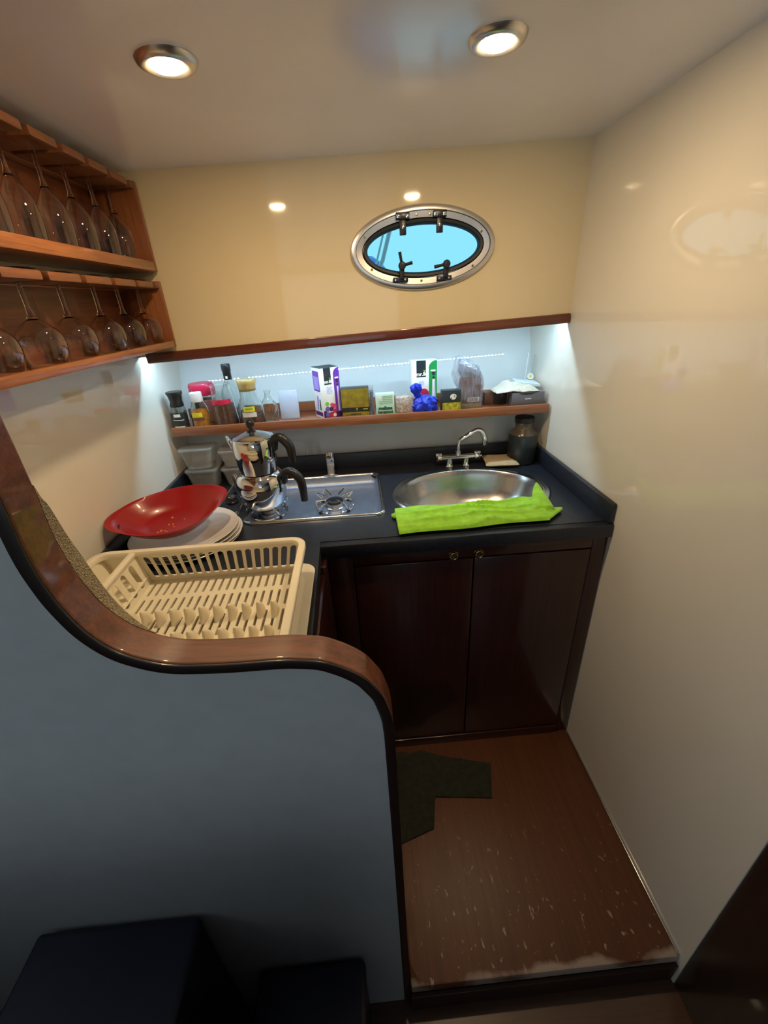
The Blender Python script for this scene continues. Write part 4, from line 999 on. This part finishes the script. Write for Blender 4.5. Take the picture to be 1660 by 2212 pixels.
def face_patch(name, m, x0, x1, z0, z1, y, parent, r=0.0, off=0.0004):
    """flat print on a face looking towards -y"""
    pts = rrect(x0, x1, z0, z1, r, 4) if r else [(x0, z0), (x1, z0), (x1, z1), (x0, z1)]
    return sheet(name, m, pts, [], 0.0002, parent, T(0, y - off, 0) @ XZ, smooth=False)
def blob_print(name, m, x, z, r, y, parent, off=0.0005):
    return sheet(name, m, ell(x, z, r, r, 14), [], 0.0002, parent, T(0, y - off, 0) @ XZ, smooth=False)
def blender_box(x, y, rz, w, d, h, accent, dark, label, fruit):
    """tall carton; w,d half sizes"""
    e = empty('blender_box', (x, y, GZ), rz, label, 'box', 'kitchen gadget cartons')
    box('carton', WHITECARD, -w, w, -d, d, 0.0, h, 0.001, e)
    Y = -d
    face_patch('black_panel', BLACKCARD, -w * 0.62, w * 0.12, h * 0.68, h * 0.999, Y, e)
    text_o('lettering', WHITECARD, 'mr.ik', w * 0.40, T(-w * 0.25, Y - 0.0009, h * 0.735) @ XZ, e, bold=0.0006)
    sheet('sprout_mark', LEAFI, [(0.0, 0.0), (w * .10, h * .035), (w * .02, h * .045), (-w * .10, h * .05), (-w * 0.02, h * .02)], [], 0.0002, e, T(0, Y - 0.0008, h * 0.765) @ XZ, smooth=False)
    # coloured strip with rounded shoulder
    pts = [(w * 0.36, 0.0), (w * 0.999, 0.0), (w * 0.999, h * 0.995)] + [(w * 0.999 - (w * 0.64) * sin(t), h * 0.995 - h * 0.14 * (1 - cos(t))) for t in [pi / 2 * i / 8 for i in range(1, 9)]]
    sheet('accent_strip', accent, pts, [], 0.0002, e, T(0, Y - 0.0004, 0) @ XZ, smooth=False)
    face_patch('strip_text', WHITECARD, w * 0.50, w * 0.88, h * 0.78, h * 0.81, Y, e, 0.0, 0.0008)
    sheet('picture_head', BLACKCARD, [(w * .55, h * .765), (w * .88, h * .765), (w * .80, h * .70), (w * .66, h * .70)], [], 0.0002, e, T(0, Y - 0.0008, 0) @ XZ, smooth=False)
    blob_print('picture_button', BLACKCARD, w * 0.73, h * 0.655, w * 0.10, Y, e, 0.0009)
    sheet('picture_shaft', LILAC if accent is PURPLE else mat('grey_print', (0.60, 0.62, 0.66), rough=0.4), [(w * .58, h * .12), (w * .92, h * .12), (w * .84, h * .63), (w * .63, h * .63)], [], 0.0002, e, T(0, Y - 0.0008, 0) @ XZ, smooth=False)
    face_patch('shaft_highlight', WHITECARD, w * 0.66, w * 0.74, h * 0.14, h * 0.62, Y, e, 0.0, 0.0012)
    if fruit:
        face_patch('accent_base', dark, -w * 0.998, w * 0.998, 0.001, h * 0.12, Y, e, 0, 0.0006)
        face_patch('grey_text', mat('pale_lilac_ink', (0.60, 0.60, 0.78), rough=0.5, var=0.25, scale=200), -w * 0.45, w * 0.15, h * 0.50, h * 0.64, Y, e, 0, 0.0006)
        sp_ = [(-.55, .30, .20, LEAFI), (-.05, .27, .20, PINKI), (.20, .24, .22, PINKI), (-.55, .20, .24, BLUEB), (-.15, .19, .22, DPURPLE), (.22, .14, .22, REDI), (-.60, .09, .22, BLUEB), (-.20, .06, .26, REDI), (.16, .06, .18, CLOTHW), (-.85, .02, .15, DPURPLE), (-.85, .14, .16, DPURPLE)]
        for i, (u, v, r, m_) in enumerate(sp_):
            blob_print('berry_print', m_, u * w, max(v * h, r * w), r * w, Y, e, 0.0009 + 0.00012 * i)
    else:
        face_patch('grey_text', mat('pale_blue_ink', (0.50, 0.66, 0.80), rough=0.5, var=0.2, scale=200), -w * 0.45, -w * 0.05, h * 0.52, h * 0.60, Y, e, 0, 0.0006)
        blob_print('tomato_print', REDI, -w * 0.05, h * 0.34, w * 0.42, Y, e, 0.0007)
        face_patch('accent_base', dark, -w * 0.998, w * 0.36, 0.001, h * 0.10, Y, e, 0, 0.0006)
    return e
pb = blender_box(-0.114, 1.528, radians(29), 0.036, 0.035, 0.170, PURPLE, DPURPLE, 'tall white and purple carton with berry print on the shelf', True)
# side panel prints and the raised lid flap of the purple carton
MX = T(-0.036 - 0.0003, 0, 0) @ Matrix(((0, 0, -1, 0), (-1, 0, 0, 0), (0, 1, 0, 0), (0, 0, 0, 1)))
sheet('side_panel', PURPLE, rrect(-0.026, 0.024, 0.092, 0.160, 0.006, 4), [], 0.0002, pb, MX, smooth=False)
sheet('side_text', LILAC, rrect(-0.021, 0.019, 0.098, 0.142, 0.002, 3), [], 0.0003, pb, MX, smooth=False)
sheet('side_picture', LILAC, [(-0.012, 0.03), (-0.002, 0.025), (0.006, 0.072), (-0.006, 0.078)], [], 0.0002, pb, MX, smooth=False)
sheet('side_picture', BLACKCARD, [(0.010, 0.03), (0.020, 0.028), (0.018, 0.066), (0.011, 0.066)], [], 0.0002, pb, MX, smooth=False)
sheet('side_base', DPURPLE, [(-0.029, 0.008), (0.028, 0.008), (0.028, 0.022), (-0.029, 0.022)], [], 0.0002, pb, MX, smooth=False)
box('lid_flap', BLACKCARD, -0.0355, 0.0355, -0.0345, 0.0345, 0.1701, 0.1712, 0.0, pb).rotation_euler = (0, 0, 0)
blender_box(0.231, 1.545, radians(3), 0.045, 0.024, 0.172, GREENC, GREENC, 'tall white and green carton behind the blue bag on the shelf', False)
# gold box
e = empty('gold_box', (-0.016, 1.515, GZ), radians(-1), 'square gold tea box with a black band right of the purple carton', 'box')
box('carton', BLACKCARD, -0.049, 0.049, -0.022, 0.022, 0.0, 0.098, 0.001, e)
face_patch('gold_front', GOLDC, -0.0475, 0.0475, 0.032, 0.0965, -0.022, e); face_patch('gold_base', GOLDC, -0.0475, 0.0475, 0.0005, 0.016, -0.022, e)
text_o('lettering', GOLDL, 'Y', 0.012, T(0.004, -0.0226, 0.0245) @ XZ, e, bold=0.0003)
face_patch('gold_line', GOLDL, 0.026, 0.042, 0.0235, 0.0265, -0.022, e); face_patch('dark_line', BLACKCARD, -0.020, 0.018, 0.007, 0.010, -0.022, e, 0, 0.0008)
box('clear_sleeve', FILMC, 0.0500, 0.066, -0.021, 0.022, 0.0, 0.098, 0.001, e); box('black_side', BLACKCARD, 0.0515, 0.0645, -0.019, 0.020, 0.001, 0.082, 0.0, e)
# mint box
e = empty('mint_box', (0.087, 1.488, GZ), radians(1), 'small mint green box with dark green lettering on the shelf', 'box')
box('carton', MINT, -0.032, 0.032, -0.014, 0.014, 0.0, 0.077, 0.001, e)
text_o('lettering', MINTD, 'melisse', 0.0165, T(0, -0.0147, 0.027) @ XZ, e, bold=0.0009); text_o('lettering', MINTD, 'bergamot', 0.0135, T(0, -0.0147, 0.014) @ XZ, e, bold=0.0008)
for i in range(5): face_patch('print_line', MINTT, -0.010 if i > 1 else -0.022, 0.026, 0.044 + i * 0.006, 0.0458 + i * 0.006, -0.014, e)
blob_print('round_mark', WHITECARD, -0.019, 0.063, 0.006, -0.014, e)
# bag of mottled herbs
e = empty('herb_bag', (0.157, 1.500, GZ), 0, 'clear square packet of mottled dried herbs between mint box and blue bag', 'packet')
box('contents', PULSE, -0.032, 0.032, -0.014, 0.014, 0.001, 0.060, 0.006, e, 3); box('film', film('thin_clear_wrap', (0.6, 0.6, 0.62), 0.14), -0.034, 0.034, -0.0155, 0.0155, 0.0, 0.066, 0.005, e, 3)
# blue knotted bag
e = empty('blue_bag', (0.228, 1.490, GZ), 0, 'small knotted royal blue plastic bag in front of the green carton', 'bag')
def crumple(name, m, prof, parent, amp, sc, seed, n=48, sx=1, sy=1, lean=(0, 0)):
    bm = bmesh.new(); R = []
    zt = prof[-1][1]
    for r, z in prof:
        row = []
        for i in range(n):
            a = 2 * pi * i / n
            k = 1 + amp * fbm(cos(a) * sc + seed, sin(a) * sc, z * 40 * sc * 0.6, 4) + amp * 0.4 * sin(a * 7 + z * 90 + seed)
            t = z / zt
            row.append(bm.verts.new((r * k * cos(a) * sx + lean[0] * t * t, r * k * sin(a) * sy + lean[1] * t * t, z)))
        R.append(row)
    for a, b in zip(R[:-1], R[1:]):
        for i in range(n): bm.faces.new((a[i], a[(i + 1) % n], b[(i + 1) % n], b[i]))
    bm.faces.new(R[0][::-1]); bm.faces.new(R[-1])
    return finish(name, bm, m, parent, True, 70)
def dens(prof, k=5):
    return [(p.x, p.z) for p in smoothpath([Vector((r, 0, z)) for r, z in prof], k)]
crumple('bag_body', BLUEBAG, dens([(0.030, 0.0), (0.040, 0.008), (0.043, 0.024), (0.039, 0.042), (0.026, 0.055), (0.012, 0.061)], 9), e, 0.34, 2.4, 3, n=72, sy=0.72)
o = crumple('knot', BLUEBAG, dens([(0.010, 0.0), (0.009, 0.010), (0.012, 0.016)], 4), e, 0.3, 2, 5); o.location = (-0.018, -0.004, 0.048); o.rotation_euler = (0, radians(-25), 0)
o = crumple('bag_tuft', BLUEBAG, dens([(0.007, 0.0), (0.010, 0.010), (0.017, 0.026), (0.012, 0.040), (0.002, 0.046)], 6), e, 0.7, 2.6, 8, sy=0.6); o.location = (-0.027, -0.006, 0.058); o.rotation_euler = (0, radians(-6), 0)
# black and yellow box
e = empty('black_yellow_box', (0.320, 1.488, GZ), radians(1), 'small black box with a yellow-green leaf picture right of the blue bag', 'box')
box('carton', BLACKCARD, -0.033, 0.033, -0.016, 0.018, 0.0, 0.074, 0.001, e)
face_patch('leaf_picture', YELLOWG, -0.0325, 0.0325, 0.0005, 0.032, -0.016, e)
bm = bmesh.new()
emb = sheet('round_emblem', WHITECARD, ell(0.006, 0.052, 0.0115, 0.010, 20), [], 0.0002, e, T(0, -0.0165, 0) @ XZ, smooth=False)
for q in ((-0.003, 0.047, 0.003), (0.007, 0.054, 0.003), (0.013, 0.049, 0.0025)): blob_print('emblem_mark', BLACKCARD, q[0] + 0.003, q[1], q[2] * 0.7, -0.0165, e, 0.0006)
# clear bag with a dark brown pack
e = empty('clear_bag', (0.396, 1.518, GZ), 0, 'crumpled clear plastic bag round a brown packet, right of the black box', 'bag')
box('brown_packet', BROWNCARD, -0.036, 0.036, -0.018, 0.018, 0.001, 0.105, 0.004, e)
box('gold_foot', GOLDC, -0.0365, 0.0365, -0.0188, 0.0, 0.0015, 0.018, 0.002, e)
face_patch('barcode_label', WHITECARD, -0.012, 0.030, 0.024, 0.040, -0.018, e, 0, 0.0012)
for i in range(9): face_patch('barcode_bar', BLACKCARD, -0.009 + i * 0.004, -0.0075 + i * 0.004 + 0.0008 * (i % 2), 0.026, 0.039, -0.018, e, 0, 0.0018)
def crumple_block(name, m, secs, parent, amp, seed, n=56):
    """squarish crumpled bag: secs are (half width, half depth, x shift, z, tilt) rings"""
    bm = bmesh.new(); R = []
    for w, d, dx, z, tl in secs:
        row = []
        for i in range(n):
            a = 2 * pi * i / n; c_, s_ = cos(a), sin(a)
            k = 1.0 / (abs(c_) ** 5 + abs(s_) ** 5) ** 0.2
            k *= 1 + amp * fbm(c_ * 1.8 + seed, s_ * 1.8, z * 26, 4)
            x = w * k * c_
            row.append(bm.verts.new((x + dx, d * k * s_, z - x * tl)))
        R.append(row)
    for a, b in zip(R[:-1], R[1:]):
        for i in range(n): bm.faces.new((a[i], a[(i + 1) % n], b[(i + 1) % n], b[i]))
    bm.faces.new(R[0][::-1]); bm.faces.new(R[-1])
    return finish(name, bm, m, parent, True, 28)
def rings(keys, k):
    out = []
    for p, q in zip(keys[:-1], keys[1:]):
        for j in range(k): out.append(tuple(u + (v - u) * j / k for u, v in zip(p, q)))
    return out + [keys[-1]]
crumple_block('film_bag', FILMC, rings([(0.040, 0.021, 0.0, 0.0005, 0.0), (0.045, 0.024, 0.0, 0.03, 0.0), (0.046, 0.024, -0.002, 0.075, 0.05), (0.054, 0.027, -0.010, 0.105, 0.25), (0.050, 0.026, -0.010, 0.135, 0.38), (0.040, 0.020, -0.014, 0.160, 0.42), (0.022, 0.008, -0.020, 0.172, 0.45)], 5), e, 0.16, 4)
crumple_block('foil_pouch', mat('grey_foil', (0.26, 0.27, 0.31), rough=0.25, metal=0.5, var=0.5, scale=30, bump=0.7, bscale=38), rings([(0.032, 0.014, 0.0, 0.1065, 0.0), (0.041, 0.017, -0.004, 0.122, 0.30), (0.040, 0.016, -0.008, 0.142, 0.40), (0.026, 0.008, -0.012, 0.158, 0.42)], 5), e, 0.12, 9)
# brown box, grey box, white cloth, papers
e = empty('brown_box', (0.500, 1.560, GZ), 0, 'low dark brown box with a red dot behind the grey carton', 'box')
box('carton', BROWNCARD, -0.042, 0.042, -0.020, 0.020, 0.0, 0.044, 0.001, e); blob_print('red_dot', HOTPINK, 0.022, 0.030, 0.004, -0.020, e); face_patch('dark_panel', BLACKCARD, -0.010, 0.040, 0.002, 0.040, -0.020, e, 0, 0.0002)
e = empty('grey_box', (0.598, 1.505, GZ), radians(0), 'low grey carton at the right end of the shelf, under the white cloth', 'box')
box('carton', GREYCARD, -0.058, 0.058, -0.024, 0.026, 0.0, 0.0485, 0.001, e); sheet('thumb_notch', BLACKCARD, [(-0.036, 0.0475), (0.028, 0.0475), (0.010, 0.041), (-0.016, 0.041)], [], 0.0002, e, T(0, -0.0245, 0) @ XZ, smooth=False)
face_patch('pale_line', WHITECARD, -0.011, 0.011, 0.0245, 0.0275, -0.024, e)
bm = bmesh.new(); n = 40; g = []
for i in range(n + 1):
    row = []
    for j in range(n + 1):
        u, v = i / n * 2 - 1, j / n * 2 - 1
        f = fbm(u * 2.2 + 3, v * 2.2, 0.5, 4)
        z = max(0.0, (1 - (abs(u) ** 3)) * (1 - abs(v) ** 3)) * (0.022 + 0.030 * f) + 0.002 + 0.010 * max(0, 0.5 - abs(u + 0.25))
        row.append(bm.verts.new((0.078 * u + 0.006 * f, 0.044 * v + 0.006 * fbm(u * 3, v * 3, 9), max(z, 0.001))))
    g.append(row)
for i in range(n):
    for j in range(n): bm.faces.new((g[i][j], g[i + 1][j], g[i + 1][j + 1], g[i][j + 1]))
r_ = bmesh.ops.extrude_face_region(bm, geom=bm.faces[:])
for v in r_['geom']:
    if isinstance(v, bmesh.types.BMVert): v.co.z -= 0.0008
o = finish('white_napkin', bm, CLOTHW, None, True, 80); o.location = (0.560, 1.525, GZ + 0.0500)
tag(o, 'crumpled white napkin lying on the grey and brown boxes', 'napkin')
bm = bmesh.new()
for k_ in range(3): bx(bm, -0.045, 0.045, -0.035, 0.035, 0.0025 * k_, 0.0025 * k_ + 0.002, 0.0)
o = finish('paper_sheets', bm, mat('pale_blue_paper', (0.62, 0.74, 0.80), rough=0.6, var=0.03), None, False); o.location = (0.612, 1.560, GZ + 0.066); o.rotation_euler = (radians(2), radians(9), radians(-4))
tag(o, 'flat pale blue paper wallet resting on the white napkin at the right wall', 'papers')
e = empty('utensil_tool', (0.645, 1.618, GZ + 0.062), 0, 'white corkscrew-like tool standing in the right corner of the shelf', 'utensil')
tube_o('arm', WHITEP, smoothpath([(-0.012, 0, 0.0), (-0.010, 0, 0.05), (-0.006, 0, 0.102)], 4), 0.0028, e, 8); tube_o('arm', SATIN, smoothpath([(0.006, 0, 0.0), (0.010, 0, 0.05), (0.016, 0, 0.096)], 4), 0.0028, e, 8)
o = lathe_o('wheel', WHITEP, [(0, -0.004), (0.012, -0.004), (0.013, 0), (0.012, 0.004), (0, 0.004)], e, 24, mtx=T(0.004, -0.006, 0.018) @ Matrix.Rotation(radians(70), 4, 'X'))
lathe_o('hub', YELLOWL, [(0, -0.008), (0.005, -0.008), (0.005, 0.006), (0, 0.006)], o, 16, mtx=T(0.004, -0.006, 0.018) @ Matrix.Rotation(radians(70), 4, 'X'))
box('stand', WHITEP, -0.018, 0.020, -0.010, 0.010, -0.0615, 0.006, 0.003, e)

# ================================================================== GLASS RACKS
def rack(z0, z1, x_front, y0, y1, slots, label, tray_h):
    """z0 underside of tray, z1 top of the slotted rail"""
    e = empty('glass_rack', (XL, (y0 + y1) / 2, z0), 0, label, 'rack')
    Y = lambda y: y - (y0 + y1) / 2
    d = x_front - XL; h = z1 - z0
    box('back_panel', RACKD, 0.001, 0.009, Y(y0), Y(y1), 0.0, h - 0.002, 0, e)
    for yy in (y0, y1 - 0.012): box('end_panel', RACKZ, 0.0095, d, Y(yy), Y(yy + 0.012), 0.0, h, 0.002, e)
    box('bottom_tray', RACKW, 0.0095, d - 0.013, Y(y0 + 0.0125), Y(y1 - 0.0125), 0.0, 0.008, 0.0, e)
    box('front_lip', RACKW, d - 0.0125, d, Y(y0 + 0.0125), Y(y1 - 0.0125), 0.0, tray_h, 0.003, e)
    # slotted rail: fingers between the slots, tied by a strip at the back
    box('rail_back', RACKW, 0.0095, 0.030, Y(y0 + 0.0125), Y(y1 - 0.0125), h - 0.020, h - 0.003, 0.002, e)
    ed = [y0 + 0.0125] + list(slots) + [y1 - 0.0125]
    for a, b in zip(ed[:-1], ed[1:]):
        lo = a + (0.0085 if a != ed[0] else 0); hi = b - (0.0085 if b != ed[-1] else 0)
        if hi - lo > 0.008: box('rail_finger', RACKSHADE, 0.0305, d - 0.002, Y(lo), Y(hi), h - 0.018, h - 0.002, 0.0035, e, 2)
    return e
XF = XL + 0.131
YE = 1.394
flute_y = [0.520, 0.612, 0.704, 0.797, 0.889, 0.981, 1.077, 1.170, 1.263, 1.356]
gob_y = [0.540, 0.658, 0.776, 0.893, 1.011, 1.131, 1.248, 1.352]
rack(1.553, 1.756, XF, 0.46, YE, flute_y, 'upper wooden wall rack holding upside-down champagne flutes', 0.024)
rack(1.357, 1.529, XF, 0.46, YE, gob_y, 'lower wooden wall rack holding upside-down wine goblets', 0.018)
def stem_glass(name, z_foot, prof_bowl, stem_r, stem_z, foot_r):
    """upside-down glass; origin at the rim (z=0), foot plate at the top"""
    e = bpy.data.objects.new(name, None); COL.objects.link(e)
    zt = z_foot
    t = 0.0012
    outer = prof_bowl; inner_ = [(max(r - t, 0.0006), z - (t * 1.5 if i == len(outer) - 1 else 0)) for i, (r, z) in enumerate(outer)]
    lathe_o('bowl', GLASS, outer + [(0.0, outer[-1][1])] + [(0.0, inner_[-1][1])] + inner_[::-1], e, 28, closed=True, angle=60)
    lathe_o('stem', GLASS, [(0, outer[-1][1] + 0.0002), (stem_r * 2.2, outer[-1][1] + 0.0002), (stem_r * 1.25, outer[-1][1] + 0.008), (stem_r, outer[-1][1] + 0.02), (stem_r, zt - 0.02), (stem_r * 1.5, zt - 0.008), (stem_r * 2.6, zt - 0.004), (0, zt - 0.004)], e, 16, angle=60)
    lathe_o('foot', GLASS, [(0, zt - 0.0038), (stem_r * 2.6, zt - 0.0038), (foot_r * 0.7, zt - 0.0012), (foot_r, zt - 0.0005), (foot_r, zt + 0.0008), (0, zt + 0.0008)], e, 28, angle=60)
    return e
XG = XL + 0.073
fl = stem_glass('champagne_flute', 0.1965, dens([(0.0235, 0.0), (0.0275, 0.030), (0.0290, 0.060), (0.0250, 0.088), (0.0130, 0.112), (0.0055, 0.122)], 3), 0.0036, 0, 0.031)
names = ['first', 'second', 'third', 'fourth', 'fifth', 'sixth', 'seventh', 'eighth', 'ninth', 'tenth']
N_ = len(flute_y)
for i, y in enumerate(flute_y[:1:-1]):
    o = fl if i == 0 else copy_tree(fl)
    o.location = (XG + 0.002 * (i % 2), y, 1.5625); o.rotation_euler = (0, 0, i * 0.7)
    tag(o, 'champagne flute hanging upside down, %s from the porthole wall in the upper rack' % names[i], 'glass', 'champagne flutes in the upper rack')
gb = stem_glass('wine_goblet', 0.1668, dens([(0.0325, 0.0), (0.0385, 0.024), (0.0400, 0.044), (0.0340, 0.064), (0.0170, 0.080), (0.0065, 0.086)], 3), 0.0042, 0, 0.033)
for i, y in enumerate(gob_y[:0:-1]):
    o = gb if i == 0 else copy_tree(gb)
    o.location = (XG + 0.004 * ((i + 1) % 2), y, 1.3655); o.rotation_euler = (0, 0, i * 0.9)
    tag(o, 'wine goblet hanging upside down, %s from the porthole wall in the lower rack' % names[i], 'glass', 'wine goblets in the lower rack')

# ================================================================== FLOOR CLOTH
bm = bmesh.new()
outline = [(0.020, 0.950), (0.060, 0.958), (0.085, 0.945), (0.125, 0.955), (0.20, 0.925), (0.358, 0.885), (0.330, 0.775), (0.149, 0.795), (0.129, 0.705), (0.020, 0.672)]
cme = plate2d(outline, [], 0.002)
bm = bmesh.new(); bm.from_mesh(cme)
bmesh.ops.triangulate(bm, faces=bm.faces[:]); 
for _ in range(4): bmesh.ops.subdivide_edges(bm, edges=[e_ for e_ in bm.edges if e_.calc_length() > 0.03], cuts=1, use_grid_fill=False); bmesh.ops.triangulate(bm, faces=bm.faces[:])
for v in bm.verts:
    up_ = 1 if v.co.z > 0 else 0
    v.co.z = 0.0012 + up_ * (0.0035 + 0.010 * max(0, fbm(v.co.x * 14, v.co.y * 14, 2.0)) + (0.012 * max(0, fbm(v.co.x * 30, v.co.y * 30, 5.0)) if v.co.y > 0.9 else 0))
o = finish('floor_cloth', bm, CLOTHD, None, True, 80)
tag(o, 'dark green-black cloth lying crumpled on the wooden galley floor by the rail', 'cloth')
